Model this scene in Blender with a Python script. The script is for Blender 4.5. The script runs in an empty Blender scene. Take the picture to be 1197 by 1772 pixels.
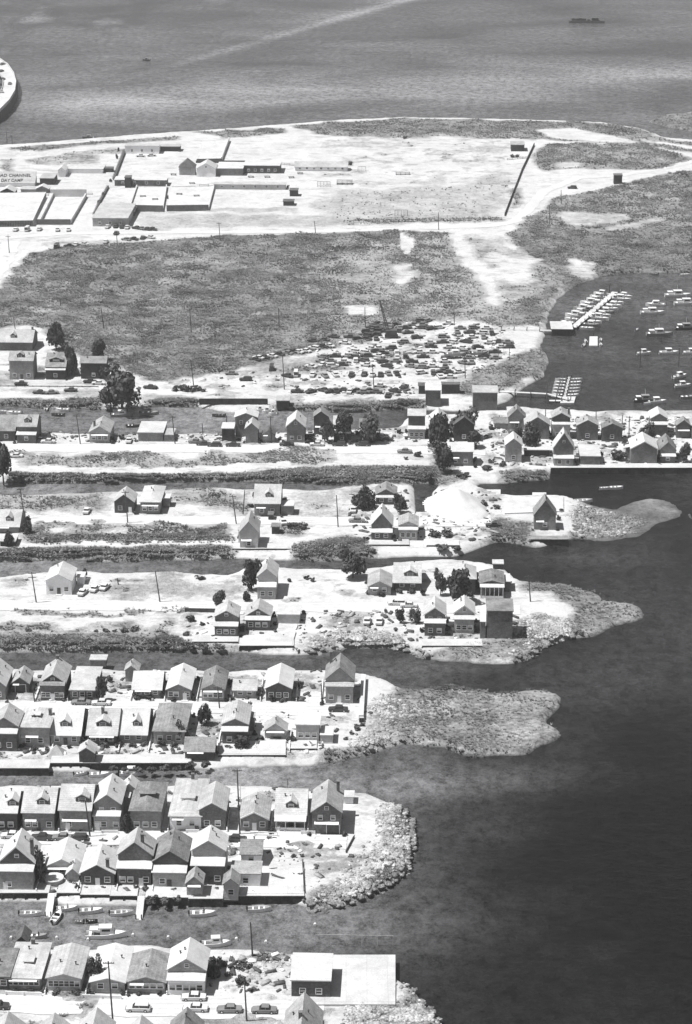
import bpy, math, random
import numpy as np
from mathutils import Vector
S = bpy.context.scene
C = S.collection
R = random.Random(7)
NR = np.random.RandomState(11)
rad = math.radians
# ------------------------------------------------------------------ camera
CX, CY, F = 598.5, 886.0, 4053.0           # photo centre and focal length, photo pixels
TH = rad(20.0); HC = 252.0
cam = bpy.data.objects.new('camera', bpy.data.cameras.new('camera')); C.objects.link(cam)
cam.location = (0, 0, HC); cam.rotation_euler = (rad(90)-TH, 0, 0)
cam.data.sensor_width = 36; cam.data.lens = 36*F/1772; cam.data.clip_end = 30000; cam.data.clip_start = 1
S.camera = cam
# ------------------------------------------------------------------ light
SUN = Vector((-0.43, -0.06, 0.90)).normalized()
sl = bpy.data.lights.new('sun', 'SUN'); sl.energy = 4.6; sl.angle = rad(0.5); sl.color = (1, .995, .985)
so = bpy.data.objects.new('sun', sl); C.objects.link(so)
so.rotation_euler = SUN.to_track_quat('Z', 'Y').to_euler()
W = bpy.data.worlds.new('World'); S.world = W; W.use_nodes = True
nt = W.node_tree; bg = nt.nodes['Background']
sk = nt.nodes.new('ShaderNodeTexSky'); sk.sky_type = 'NISHITA'; sk.sun_disc = False
sk.sun_elevation = math.asin(SUN.z); sk.sun_rotation = math.atan2(SUN.x, SUN.y)
bw = nt.nodes.new('ShaderNodeRGBToBW'); nt.links.new(sk.outputs[0], bw.inputs[0])
tn = nt.nodes.new('ShaderNodeMix'); tn.data_type = 'RGBA'; tn.blend_type = 'MULTIPLY'; tn.inputs[0].default_value = 1
tn.inputs[7].default_value = (1, 1.0, 1.03, 1)
nt.links.new(bw.outputs[0], tn.inputs[6]); nt.links.new(tn.outputs[2], bg.inputs[0])
bg.inputs[1].default_value = 0.055
S.view_settings.view_transform = 'Standard'; S.view_settings.look = 'None'
S.view_settings.exposure = 0.46; S.view_settings.gamma = 1
HAZE = 1.05e-4
# ------------------------------------------------------------------ geometry helpers
G = 1.5                                     # land level above the water
ct, st = math.cos(TH), math.sin(TH)
def P(x, y, z=G):                           # photo pixel -> place on the level z
    dx, u = x-CX, -(y-CY)
    d = (dx, F*ct+u*st, -F*st+u*ct)
    t = (z-HC)/d[2]
    return Vector((d[0]*t, d[1]*t, z))
def sc(y, z=G):                             # pixels per metre across, and cos/sin of the view angle
    p = P(CX, y, z); dep = math.atan2(HC-z, p.y)
    return F/(p.y*ct+(HC-z)*st), math.cos(dep), math.sin(dep)
YAW = rad(-2.0)
def link(o): C.objects.link(o); return o
def tag(o, label=None, cat=None, group=None, kind=None):
    if label: o['label'] = label
    if cat: o['category'] = cat
    if group: o['group'] = group
    if kind: o['kind'] = kind
    return o
def empty(name, loc, label, cat, group=None, rz=None):
    o = link(bpy.data.objects.new(name, None)); o.location = loc; o.empty_display_size = .5
    o.rotation_euler = (0, 0, YAW if rz is None else rz)
    return tag(o, label, cat, group)
ORD = ['first','second','third','fourth','fifth','sixth','seventh','eighth','ninth','tenth','eleventh','twelfth','thirteenth','fourteenth','fifteenth','sixteenth','seventeenth','eighteenth','nineteenth','twentieth']
def nth(i):
    if i < 20: return ORD[i]
    return 'twenty-'+ORD[i-20] if i < 29 else ('thirtieth' if i == 29 else 'thirty-'+ORD[i-30])
class MB:
    def __init__(s): s.v = []; s.f = []; s.m = []
    def add(s, vs, fs, m=0):
        n = len(s.v); s.v += [tuple(v) for v in vs]; s.f += [tuple(n+i for i in f) for f in fs]; s.m += [m]*len(fs); return s
    def box(s, x0, x1, y0, y1, z0, z1, m=0):
        return s.add([(x0,y0,z0),(x1,y0,z0),(x1,y1,z0),(x0,y1,z0),(x0,y0,z1),(x1,y0,z1),(x1,y1,z1),(x0,y1,z1)],
              [(0,3,2,1),(4,5,6,7),(0,1,5,4),(1,2,6,5),(2,3,7,6),(3,0,4,7)], m)
    def prism(s, pts, a, b, ax='y', m=0):   # polygon in (x,z) swept along y, or (y,z) along x, or (x,y) along z
        f = {'y': lambda p, t: (p[0], t, p[1]), 'x': lambda p, t: (t, p[0], p[1]), 'z': lambda p, t: (p[0], p[1], t)}[ax]
        n = len(pts)
        return s.add([f(p, a) for p in pts]+[f(p, b) for p in pts],
              [tuple(range(n)), tuple(range(2*n-1, n-1, -1))]+[(i, i+n, (i+1) % n+n, (i+1) % n) for i in range(n)], m)
    def tube(s, p, q, r, r2=None, n=6, m=0):
        p, q = Vector(p), Vector(q); d = (q-p).normalized(); r2 = r if r2 is None else r2
        a = d.orthogonal().normalized(); b = d.cross(a)
        vs = [c+(a*math.cos(2*math.pi*i/n)+b*math.sin(2*math.pi*i/n))*rr for c, rr in ((p, r), (q, r2)) for i in range(n)]
        return s.add(vs, [tuple(range(n-1,-1,-1)), tuple(range(n,2*n))]+[(i,(i+1)%n,(i+1)%n+n,i+n) for i in range(n)], m)
    def mesh(s, name, mats):
        me = bpy.data.meshes.new(name); me.from_pydata(s.v, [], s.f)
        for k in (mats if isinstance(mats, (list, tuple)) else [mats]): me.materials.append(k)
        me.polygons.foreach_set('material_index', s.m); me.update(); return me
    def build(s, name, mats, parent=None, loc=(0,0,0), rz=0):
        o = link(bpy.data.objects.new(name, s.mesh(name, mats))); o.location = loc
        if rz: o.rotation_euler = (0, 0, rz)
        if parent: o.parent = parent
        return o
def npmesh(name, v, f, mats, smooth=False):  # numpy arrays, triangles or quads
    me = bpy.data.meshes.new(name); k = f.shape[1]
    me.vertices.add(len(v)); me.vertices.foreach_set('co', v.astype(np.float32).ravel())
    me.loops.add(f.size); me.loops.foreach_set('vertex_index', f.astype(np.int32).ravel())
    me.polygons.add(len(f)); me.polygons.foreach_set('loop_start', np.arange(0, f.size, k, dtype=np.int32))
    me.polygons.foreach_set('loop_total', np.full(len(f), k, dtype=np.int32))
    if smooth: me.polygons.foreach_set('use_smooth', np.ones(len(f), bool))
    for m in mats: me.materials.append(m)
    me.update(calc_edges=True); me.validate(); return me
# ------------------------------------------------------------------ materials
def grey(a, t=.012): return (a, a*1.002, min(1, a*(1+t)), 1)
MATS = {}
def mat(name, a, rough=.8, amp=.18, scale=1.2, bump=0, bscale=3, spec=.3, wave=0, metal=0, course=0):
    if name in MATS: return MATS[name]
    m = bpy.data.materials.new(name); m.use_nodes = True; MATS[name] = m
    t = m.node_tree; L = t.links.new; b = t.nodes['Principled BSDF']
    b.inputs['Roughness'].default_value = rough; b.inputs['Specular IOR Level'].default_value = spec; b.inputs['Metallic'].default_value = metal
    tc = t.nodes.new('ShaderNodeTexCoord'); g = t.nodes.new('ShaderNodeNewGeometry')
    n1 = t.nodes.new('ShaderNodeTexNoise'); n1.inputs['Scale'].default_value = scale; n1.inputs['Detail'].default_value = 6; n1.inputs['Roughness'].default_value = .65
    L(g.outputs['Position'], n1.inputs['Vector'])
    n2 = t.nodes.new('ShaderNodeTexNoise'); n2.inputs['Scale'].default_value = scale*.22; n2.inputs['Detail'].default_value = 3
    L(g.outputs['Position'], n2.inputs['Vector'])
    ad = t.nodes.new('ShaderNodeMath'); ad.operation = 'ADD'; L(n1.outputs[0], ad.inputs[0]); L(n2.outputs[0], ad.inputs[1])
    r = t.nodes.new('ShaderNodeMapRange'); r.inputs[1].default_value = .7; r.inputs[2].default_value = 1.3
    r.inputs[3].default_value = 1-amp*1.4; r.inputs[4].default_value = 1+amp; L(ad.outputs[0], r.inputs[0])
    mx = t.nodes.new('ShaderNodeMix'); mx.data_type = 'RGBA'; mx.blend_type = 'MULTIPLY'; mx.inputs[0].default_value = 1
    mx.inputs[6].default_value = grey(a); L(r.outputs[0], mx.inputs[7]); L(mx.outputs[2], b.inputs['Base Color'])
    if amp >= .04:
        nf = t.nodes.new('ShaderNodeTexNoise'); nf.inputs['Scale'].default_value = 2.6; nf.inputs['Detail'].default_value = 4; nf.inputs['Roughness'].default_value = .85
        L(g.outputs['Position'], nf.inputs['Vector']); rf_ = t.nodes.new('ShaderNodeMapRange'); L(nf.outputs[0], rf_.inputs[0])
        for q, vv in enumerate((.36, .64, 1-amp*.9, 1+amp*.7)): rf_.inputs[q+1].default_value = vv
        m2 = t.nodes.new('ShaderNodeMath'); m2.operation = 'MULTIPLY'; L(r.outputs[0], m2.inputs[0]); L(rf_.outputs[0], m2.inputs[1]); L(m2.outputs[0], mx.inputs[7])
    if course:
        cw = t.nodes.new('ShaderNodeTexWave'); cw.bands_direction = 'Z'; cw.wave_profile = 'SAW'; cw.inputs['Scale'].default_value = course; cw.inputs['Distortion'].default_value = .6; cw.inputs['Detail'].default_value = 3; cw.inputs['Detail Scale'].default_value = 3
        L(tc.outputs['Object'], cw.inputs['Vector']); cr = t.nodes.new('ShaderNodeMapRange'); L(cw.outputs[1], cr.inputs[0]); cr.inputs[3].default_value = 1.05; cr.inputs[4].default_value = .84
        m3 = t.nodes.new('ShaderNodeMix'); m3.data_type = 'RGBA'; m3.blend_type = 'MULTIPLY'; m3.inputs[0].default_value = 1; L(mx.outputs[2], m3.inputs[6]); L(cr.outputs[0], m3.inputs[7]); L(m3.outputs[2], b.inputs['Base Color'])
    hsrc = None
    if wave:
        w = t.nodes.new('ShaderNodeTexWave'); w.bands_direction = 'Z'; w.inputs['Scale'].default_value = wave; w.inputs['Distortion'].default_value = .3
        L(tc.outputs['Object'], w.inputs['Vector']); hsrc = w.outputs[1]
    elif bump: 
        n3 = t.nodes.new('ShaderNodeTexNoise'); n3.inputs['Scale'].default_value = bscale; n3.inputs['Detail'].default_value = 5
        L(g.outputs['Position'], n3.inputs['Vector']); hsrc = n3.outputs[0]
    if hsrc:
        bp = t.nodes.new('ShaderNodeBump'); bp.inputs['Distance'].default_value = bump or .05; bp.inputs['Strength'].default_value = .8
        L(hsrc, bp.inputs['Height']); L(bp.outputs[0], b.inputs['Normal'])
    return m
ROOFV = {'W': [mat('white_roofing', .56, amp=.13), mat('worn_white_roofing', .50, amp=.2, scale=.8, course=1.2), mat('silver_roofing', .53, amp=.16, scale=.5)],
 'P': [mat('pale_roofing', .43, amp=.2, course=1.2), mat('pale_shingle', .38, amp=.26, scale=2, course=1.2), mat('faded_shingle', .47, amp=.2, scale=.7, course=1.2)],
 'G': [mat('grey_shingle', .27, amp=.3, scale=2, course=1.2), mat('mid_grey_shingle', .22, amp=.34, scale=1, course=1.2)], 'D': [mat('dark_shingle', .13, amp=.35, scale=2, course=1.2)]}
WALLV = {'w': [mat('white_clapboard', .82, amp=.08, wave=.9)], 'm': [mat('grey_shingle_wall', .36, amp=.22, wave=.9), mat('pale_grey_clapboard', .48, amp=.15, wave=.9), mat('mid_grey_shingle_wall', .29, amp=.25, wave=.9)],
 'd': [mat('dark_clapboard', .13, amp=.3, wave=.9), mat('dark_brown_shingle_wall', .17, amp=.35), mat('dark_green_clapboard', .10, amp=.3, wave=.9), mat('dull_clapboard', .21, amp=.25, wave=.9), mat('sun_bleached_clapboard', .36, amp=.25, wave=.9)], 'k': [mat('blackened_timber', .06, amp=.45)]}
ROOF = {k: v[0] for k, v in ROOFV.items()}; WALL = {k: v[0] for k, v in WALLV.items()}
TRIM = mat('white_trim', .8, amp=.05); GLASS = mat('window_glass', .03, rough=.12, amp=.2, spec=.6)
BRICK = mat('chimney_brick', .16, amp=.3, scale=5); CURT = mat('pale_curtain', .55, amp=.2); CONC = mat('concrete', .52, amp=.14, scale=.8); CONCD = mat('wet_bulkhead', .06, amp=.5, scale=1.5)
DECK = mat('dock_planks', .45, amp=.2, scale=2); TIMB = mat('weathered_timber', .09, amp=.3, scale=2)
CARM = {'d': mat('dark_car_paint', .05, rough=.3, amp=.15, spec=.6), 'm': mat('grey_car_paint', .22, rough=.35, amp=.15, spec=.6), 'l': mat('pale_car_paint', .62, rough=.35, amp=.08, spec=.5), 'r': mat('rusted_car_body', .10, rough=.8, amp=.5, scale=3)}
RUB = mat('tyre_rubber', .03, amp=.1); CHR = mat('chrome_trim', .6, rough=.25, metal=1, amp=.05)
HULL = {'w': mat('white_hull_paint', .75, rough=.35, amp=.06, spec=.5), 'g': mat('grey_hull_paint', .3, rough=.45, amp=.15), 'd': mat('dark_hull', .06, rough=.5, amp=.2)}
INT = mat('boat_interior', .14, amp=.35, scale=3)
LEAF = mat('dark_foliage', .07, amp=.55, scale=1.4); LEAF2 = mat('mid_foliage', .10, amp=.45, scale=1.4); BARK = mat('bark', .08, amp=.3)
ROCK = mat('rubble_stone', .42, amp=.5, scale=1.5, bump=.1); ROCKD = mat('wet_stone', .20, amp=.5, scale=1.5)
PAINT = mat('black_sign_paint', .04, amp=.3, scale=3)
# ------------------------------------------------------------------ terrain
DX = 1.5
gx = np.arange(-300, 300.1, DX); gy = np.arange(366, 1560, DX)
XX, YY = np.meshgrid(gx, gy)
def vnoise(X, Y, s, seed):
    r = np.random.RandomState(seed).rand(257, 257)
    u, v = X/s+1000, Y/s+1000; i, j = np.floor(u).astype(int), np.floor(v).astype(int); a, b = u-i, v-j
    a = a*a*(3-2*a); b = b*b*(3-2*b); g = lambda p, q: r[q % 257, p % 257]
    return (g(i,j)*(1-a)+g(i+1,j)*a)*(1-b)+(g(i,j+1)*(1-a)+g(i+1,j+1)*a)*b
def fbm(X, Y, s, seed, o=4):
    t = 0; w = 0
    for k in range(o): t = t+vnoise(X, Y, s/2**k, seed+k)*.55**k; w += .55**k
    return t/w
def poly(pts, z=1.0, wig=0):
    w = [P(x, y, z) for x, y in pts]; px = np.array([p.x for p in w]); py = np.array([p.y for p in w])
    X, Y = XX, YY
    if wig: X = XX+(fbm(XX, YY, 9, 91)-.5)*wig; Y = YY+(fbm(XX, YY, 11, 55)-.5)*wig*1.6
    ins = np.zeros(XX.shape, bool); n = len(w)
    for i in range(n):
        j = (i+1) % n
        if py[i] == py[j]: continue
        c = ((py[i] > Y) != (py[j] > Y)) & (X < (px[j]-px[i])*(Y-py[i])/(py[j]-py[i])+px[i]); ins ^= c
    return ins
def blur(a, r, n=2):
    a = a.astype(float)
    for _ in range(n):
        for ax in (0, 1):
            p = np.pad(a, [(r+1, r) if k == ax else (0, 0) for k in (0, 1)], mode='edge'); c = np.cumsum(p, axis=ax)
            a = (np.take(c, range(2*r+1, c.shape[ax]), ax)-np.take(c, range(0, c.shape[ax]-2*r-1), ax))/(2*r+1)
    return a
B_, T_ = -220, 1420                        # past the left and right edge of the photo
LAND = [
 [(B_,272),(0,252),(100,245),(250,233),(400,223),(500,215),(600,208),(700,204),(850,206),(950,209),(1050,213),(1112,224),(1150,238),(T_,262),(T_,474),(1197,470),(1100,471),(1040,476),(1000,490),(966,515),(950,545),(940,575),(935,600),(948,625),(940,650),(905,668),(880,690),(830,706),(780,708),(700,706),(560,710),(480,706),(405,711),(345,701),(245,700),(170,706),(75,702),(0,700),(B_,700)],
 [(1122,210),(1150,199),(1230,192),(T_,190),(T_,235),(1210,228),(1160,220)],
 [(B_,752),(0,752),(75,748),(150,750),(300,752),(400,752),(560,745),(690,742),(705,722),(780,718),(850,708),(870,702),(960,710),(1120,712),(T_,706),(T_,812),(1197,812),(952,812),(948,826),(860,832),(790,836),(760,833),(560,837),(400,829),(200,833),(0,833),(B_,835)],
 [(B_,858),(0,857),(90,856),(190,853),(300,848),(400,845),(560,850),(640,836),(716,838),(718,886),(746,886),(750,838),(800,828),(840,848),(870,857),(980,858),(1010,868),(1060,878),(1105,895),(1095,915),(1040,922),(985,930),(930,944),(860,932),(800,958),(650,964),(560,966),(400,963),(200,966),(0,968),(B_,968)],
 [(1070,868),(1100,864),(1130,857),(1150,864),(1172,876),(1168,892),(1140,902),(1110,922),(1040,930),(985,925),(1060,900)],
 [(B_,1004),(0,1000),(60,992),(130,990),(300,992),(400,996),(430,975),(520,985),(620,985),(700,975),(800,968),(880,985),(900,1008),(960,1012),(1030,1022),(1045,1038),(1105,1045),(1115,1068),(1060,1078),(1030,1095),(960,1104),(915,1138),(870,1148),(740,1138),(690,1118),(600,1118),(515,1130),(410,1125),(200,1124),(0,1127),(B_,1128)],
 [(B_,1165),(0,1160),(200,1158),(400,1162),(560,1160),(610,1163),(660,1172),(700,1190),(720,1240),(700,1284),(640,1302),(580,1316),(500,1322),(380,1325),(200,1328),(B_,1328)],
 [(B_,1368),(0,1362),(100,1358),(300,1358),(420,1360),(600,1372),(640,1376),(690,1392),(716,1420),(722,1460),(716,1495),(668,1535),(610,1564),(530,1576),(524,1556),(0,1556),(B_,1556)],
 [(B_,1650),(0,1644),(90,1640),(280,1640),(430,1648),(505,1652),(684,1650),(684,1690),(715,1708),(745,1745),(790,1800),(850,1900),(B_,1900)],
]
land = np.zeros(XX.shape, bool)
for q in LAND: land |= poly(q, .8, 3.0)
ISL = [(655,1180),(700,1188),(735,1196),(760,1190),(800,1196),(822,1192),(850,1205),(875,1199),(915,1196),(945,1197),(985,1206),(962,1214),(955,1232),(940,1246),(965,1254),(990,1268),(975,1279),(930,1284),(905,1300),(862,1298),(820,1303),(790,1290),(740,1290),(690,1282),(640,1300)]
land |= poly(ISL, .8, 7.0)
Mb = blur(land, 1, 2)+(fbm(XX, YY, 6, 5)-.5)*.12*(blur(land, 2, 1) > .02)
sst = lambda a, b, x: (lambda t: t*t*(3-2*t))(np.clip((x-a)/(b-a), 0, 1))
def soft(pts, r=1, wig=8, z=G): return blur(poly(pts, z, wig), r, 1)
def bar(x0, x1, y0, y1): return [(x0,y0),(x1,y0),(x1,y1),(x0,y1)]
veg = np.zeros(XX.shape)
def addveg(pts, a, r=1, wig=8):
    global veg
    m = soft(pts, r, wig); veg = np.maximum(veg*(1-m*.0), m*a)
def setveg(pts, a, r=1, wig=8):
    global veg
    m = soft(pts, r, wig); veg = veg*(1-m)+m*a
MEADOW = [(28,462),(60,436),(110,424),(250,418),(400,408),(620,399),(775,401),(800,430),(940,455),(975,490),(950,540),(935,566),(850,560),(780,553),(690,562),(640,588),(560,607),(460,628),(380,648),(250,660),(210,640),(100,604),(60,560),(0,570),(B_,570),(B_,500),(0,500)]
addveg(MEADOW, 1.0)
for p in (bar(560,600,410,560),): pass
setveg([(610,440),(680,425),(700,470),(680,530),(640,550),(600,535),(625,500),(590,470)], .62, 4, 30)
setveg([(600,530),(630,528),(660,540),(600,545)], .1)
setveg([(700,402),(690,430),(715,440),(716,410)], .15); setveg([(775,400),(850,405),(940,450),(960,500),(860,530),(780,470)], .45, 2, 14)
setveg([(780,400),(800,402),(830,450),(800,455)], .12); setveg([(850,440),(930,450),(920,480),(870,490)], .15)
setveg([(700,500),(800,480),(900,520),(900,555),(720,552)], .62, 2, 12)
addveg([(895,394),(925,372),(965,342),(1060,324),(1150,300),(T_,270),(T_,478),(1197,474),(1100,474),(1040,478),(975,505),(950,470),(900,430),(870,405)], .92)
setveg([(1040,392),(1140,376),(1150,382),(1050,402)], .45); setveg([(960,372),(1000,365),(1090,372),(1080,382),(985,392)], .4)
addveg([(925,262),(950,250),(1000,246),(1110,250),(1160,262),(1197,276),(1150,290),(1100,296),(1040,290),(935,296),(920,280)], .95)
setveg([(960,281),(1010,282),(1000,291),(965,291)], .2)
addveg([(500,216),(700,205),(900,208),(1060,214),(1112,226),(1150,240),(T_,268),(T_,280),(1180,262),(1080,250),(1000,243),(870,240),(700,243),(560,236)], .85)
setveg([(925,226),(985,222),(1060,235),(1110,248),(1050,246),(960,240)], .0, 1, 3)
setveg([(1090,240),(1150,246),(T_,285),(T_,275),(1197,258)], 0, 1, 3); setveg([(600,238),(800,236),(800,242),(600,246)], .25)
addveg([(330,228),(430,224),(500,222),(500,232),(380,238)], .8); addveg([(10,256),(150,246),(310,236),(310,243),(180,250),(60,262),(14,260)], .75, 1, 4)
addveg([(35,280),(130,262),(215,255),(215,264),(160,268),(180,276),(120,285),(60,288)], .55, 1, 10); addveg(bar(0,22,276,302), .6, 1, 10); addveg(bar(90,175,272,286), .5, 1, 12)
addveg([(548,338),(620,326),(800,322),(820,300),(880,298),(880,320),(868,350),(855,388),(700,384),(545,392)], .52, 3, 14)
addveg([(600,376),(870,376),(870,386),(600,390)], .75); addveg([(500,373),(600,372),(600,392),(380,398),(240,402),(240,372)], .5, 2, 14); addveg([(225,362),(520,358),(520,366),(225,372)], .45, 1, 12)
addveg([(880,330),(905,320),(905,345),(880,372)], .7); addveg(bar(820,880,250,268), .45, 2, 10); addveg(bar(560,700,244,256), .35, 2, 10)
addveg([(0,440),(25,430),(12,452),(0,470)], .6); addveg(bar(60,250,414,424), .4, 1, 8)
addveg([(1115,212),(1150,196),(1430,186),(1430,236),(1200,232)], .9, 1, 3)
addveg([(600,395),(700,400),(760,402),(700,408),(600,404)], .5)
# canal banks and verges
addveg([(B_,690),(0,690),(95,690),(100,705),(0,702),(B_,702)], .95, 1, 3); addveg(bar(110,173,687,706), .95, 1, 3); addveg(bar(256,342,688,703), .95, 1, 3)
addveg([(470,697),(560,698),(600,693),(735,690),(735,712),(560,712),(470,709)], .9, 1, 4); addveg(bar(0,172,672,682), .45, 1, 10)
addveg(bar(430,570,618,648), .5, 1, 10); addveg(bar(400,450,646,654), .5, 1, 6)
addveg([(25,786),(150,784),(300,790),(420,782),(520,776),(600,783),(560,800),(420,812),(250,812),(30,812)], .62, 1, 14)
addveg([(10,817),(200,820),(420,818),(480,812),(600,806),(760,806),(780,838),(560,840),(400,833),(200,833),(10,831)], 1, 1, 3)
setveg([(30,806),(250,810),(400,803),(500,800),(500,806),(400,812),(250,817),(30,815)], 0, 0, 5)
addveg([(B_,845),(0,850),(90,858),(190,852),(190,893),(60,895),(B_,895)], .6, 2, 14); addveg([(285,846),(430,845),(430,893),(300,893)], .6, 2, 14); setveg([(290,880),(330,868),(380,880),(400,890),(290,890)], .1)
addveg([(40,908),(400,905),(400,936),(40,940)], .68, 1, 12); setveg([(90,916),(120,914),(115,924),(95,924)], .1); setveg([(170,918),(215,916),(205,928),(175,928)], .1)
setveg([(30,938),(400,936),(400,944),(30,946)], 0, 0, 4)
addveg([(B_,948),(30,948),(400,944),(400,958),(200,964),(B_,966)], 1, 1, 3); addveg([(505,936),(640,928),(640,964),(505,966)], .85, 1, 6); addveg(bar(480,535,905,925), .7, 1, 6)
addveg([(840,922),(850,895),(925,905),(925,942),(850,936)], .75, 1, 6); addveg([(560,850),(640,838),(640,880),(600,880)], .4, 2, 10); addveg(bar(510,600,850,905), .3, 2, 12)
addveg([(170,1006),(285,1000),(400,1005),(400,1040),(180,1042)], .5, 2, 14); addveg(bar(0,70,1008,1030), .3, 2, 14)
addveg([(0,1054),(320,1052),(320,1060),(0,1064)], .55, 0, 8); addveg([(0,1078),(100,1080),(300,1070),(330,1100),(0,1100)], .6, 1, 12)
addveg([(B_,1098),(300,1098),(330,1112),(300,1122),(B_,1123)], 1, 1, 3); setveg([(0,1066),(200,1064),(200,1074),(0,1076)], .05, 0, 4)
yn = np.clip((fbm(XX, YY, 9, 1234, 5)-.47)*5, 0, 1)*.42+np.clip((fbm(XX, YY, 3.5, 4321, 3)-.6)*5, 0, 1)*.35
for q in ([(B_,1644),(500,1650),(560,1700),(690,1740),(790,1900),(B_,1900)], [(B_,1450),(560,1450),(640,1480),(600,1530),(B_,1560)], [(B_,1352),(640,1370),(680,1440),(B_,1445)], [(B_,1228),(620,1236),(600,1310),(B_,1330)], [(B_,1160),(620,1165),(640,1215),(B_,1215)],
  [(310,1058),(900,1058),(990,1060),(900,1120),(310,1120)], [(0,1000),(900,985),(990,1040),(0,1044)], [(400,845),(870,845),(880,940),(400,945)], [(B_,745),(860,735),(860,770),(B_,770)], [(840,700),(T_,700),(T_,812),(840,812)], [(B_,570),(60,560),(200,640),(240,670),(B_,670)],
  [(240,662),(470,630),(700,600),(880,600),(900,660),(740,700),(240,700)], [(690,560),(880,560),(890,640),(690,640)], [(560,240),(900,240),(880,330),(560,330)]):
    mq = soft(q, 1, 4); veg = np.maximum(veg, mq*yn)
addveg(bar(500,600,632,642), .8, 1, 6)
for q in ([(690,400),(790,400),(870,430),(960,470),(970,520),(930,560),(700,556)],): veg = np.maximum(veg, soft(q, 2, 12)*(.42+.4*(fbm(XX, YY, 22, 71, 4)-.4)*3))
setveg([(774,399),(797,399),(812,430),(850,470),(870,520),(850,530),(826,478),(792,440)], .08, 1, 5); setveg([(694,404),(690,432),(712,440),(718,412)], .0, 0, 6); setveg([(850,440),(935,450),(925,490),(880,500),(845,470)], .16, 1, 16)
setveg([(985,450),(1030,455),(1035,478),(1005,480),(975,468)], .25, 1, 12); setveg([(600,530),(630,527),(655,538),(640,546),(600,545)], .05, 0, 5); setveg([(672,460),(712,455),(720,490),(690,500)], .2, 1, 14)
# marsh tongues
addveg([(985,925),(1010,866),(1080,855),(T_,850),(T_,945),(985,950)], .9); setveg([(978,868),(1010,872),(1060,880),(1105,900),(1090,914),(980,920)], .05, 0, 4)
addveg([(895,1012),(960,1008),(1060,1015),(1120,1040),(1120,1080),(1030,1100),(975,1100),(985,1050),(940,1030),(900,1028)], .9)
addveg([(675,1195),(700,1180),(1000,1180),(1000,1310),(690,1300),(690,1260),(700,1230)], .88)
addveg([(560,1305),(640,1285),(700,1280),(640,1310),(540,1325)], .7); addveg([(880,1105),(960,1095),(920,1145),(760,1150),(700,1130)], .55, 1, 10)
addveg([(540,1575),(560,1540),(640,1510),(720,1500),(660,1545),(600,1575)], .45, 1, 8); addveg([(690,1700),(705,1690),(740,1772),(700,1772)], .5)
addveg([(300,1105),(410,1112),(410,1128),(300,1126)], .7); addveg(bar(255,330,1225,1285), .35, 2, 12); addveg(bar(900,985,640,690), .0)
addveg([(870,625),(935,590),(950,640),(900,668),(830,690),(780,680),(810,645)], .75, 1, 8); addveg([(740,765),(790,770),(800,830),(745,830)], .8, 1, 10)
addveg(bar(860,950,812,830), .8, 1, 4)
rock = np.zeros(XX.shape)
def addrock(pts, a=1, r=1):
    global rock
    rock = np.maximum(rock, soft(pts, r, 5)*a)
addrock([(985,875),(1060,882),(1108,898),(1095,915),(1000,918)], .55); addrock([(895,1080),(935,1065),(975,1070),(985,1085),(950,1110),(910,1135),(890,1130)], .8); addrock([(530,1096),(640,1092),(690,1102),(740,1128),(740,1140),(600,1118),(525,1122)], .6)
addrock([(625,1260),(655,1200),(680,1200),(700,1215),(700,1270),(640,1298),(600,1295)], .6); addrock([(530,1575),(528,1555),(600,1530),(650,1480),(668,1450),(665,1400),(690,1385),(725,1405),(730,1480),(660,1545)]); addrock([(590,1505),(640,1460),(665,1450),(660,1490),(610,1530)], .35)
addrock([(600,1720),(683,1736),(690,1690),(720,1700),(770,1772),(600,1772)], .75); addrock([(440,1660),(500,1656),(500,1690),(430,1700)], .3)
dry = np.zeros(XX.shape)
veg = np.maximum(veg, rock*(.35+.5*fbm(XX, YY, 6, 2222, 3)))
veg = np.maximum(veg, soft([(690,1188),(1010,1175),(1010,1310),(700,1300)], 1, 4)*1.0)
for q, a in (([(675,1190),(1010,1175),(1010,1310),(700,1300)], .55), ([(985,1000),(1130,1030),(1130,1090),(985,1100)], .5), ([(1000,850),(T_,850),(T_,930),(1000,930)], .2), (MEADOW, .15), ([(560,420),(800,400),(900,560),(560,600)], .5), ([(500,230),(1197,230),(1197,400),(880,400),(880,300),(500,300)], .35), ([(540,300),(880,300),(860,392),(540,395)], .9), ([(220,362),(545,362),(545,402),(240,402)], .8), ([(0,840),(400,840),(400,940),(0,940)], .4), ([(20,782),(600,782),(600,812),(20,812)], .4)):
    dry = np.maximum(dry, soft(q, 3, 8)*a)
bank = np.zeros(XX.shape)
for q in ([(B_,693),(170,692),(170,703),(B_,701)], bar(258,340,692,702), [(470,700),(560,701),(600,697),(735,694),(735,704),(560,708),(470,707)], [(20,818),(200,821),(420,820),(480,814),(600,808),(750,808),(760,828),(560,832),(400,829),(200,829),(20,829)],
  [(B_,950),(400,947),(400,957),(200,960),(B_,960)], [(505,944),(600,942),(600,956),(505,958)], [(B_,1107),(120,1108),(300,1106),(320,1112),(300,1117),(B_,1118)], [(110,926),(400,924),(400,933),(110,934)], [(60,928),(100,926),(100,934),(60,936)]):
    bank = np.maximum(bank, blur(poly(q, 2.2, 2.5), 1, 1))
h = -1+(G+1)*sst(.18, .82, Mb)
inner = sst(.6, 1, blur(land, 2, 1))
h = h+veg*inner*((fbm(XX, YY, 5, 21, 3)-.35)*1.3)+(1-veg)*inner*(fbm(XX, YY, 14, 77)-.5)*.12
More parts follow.
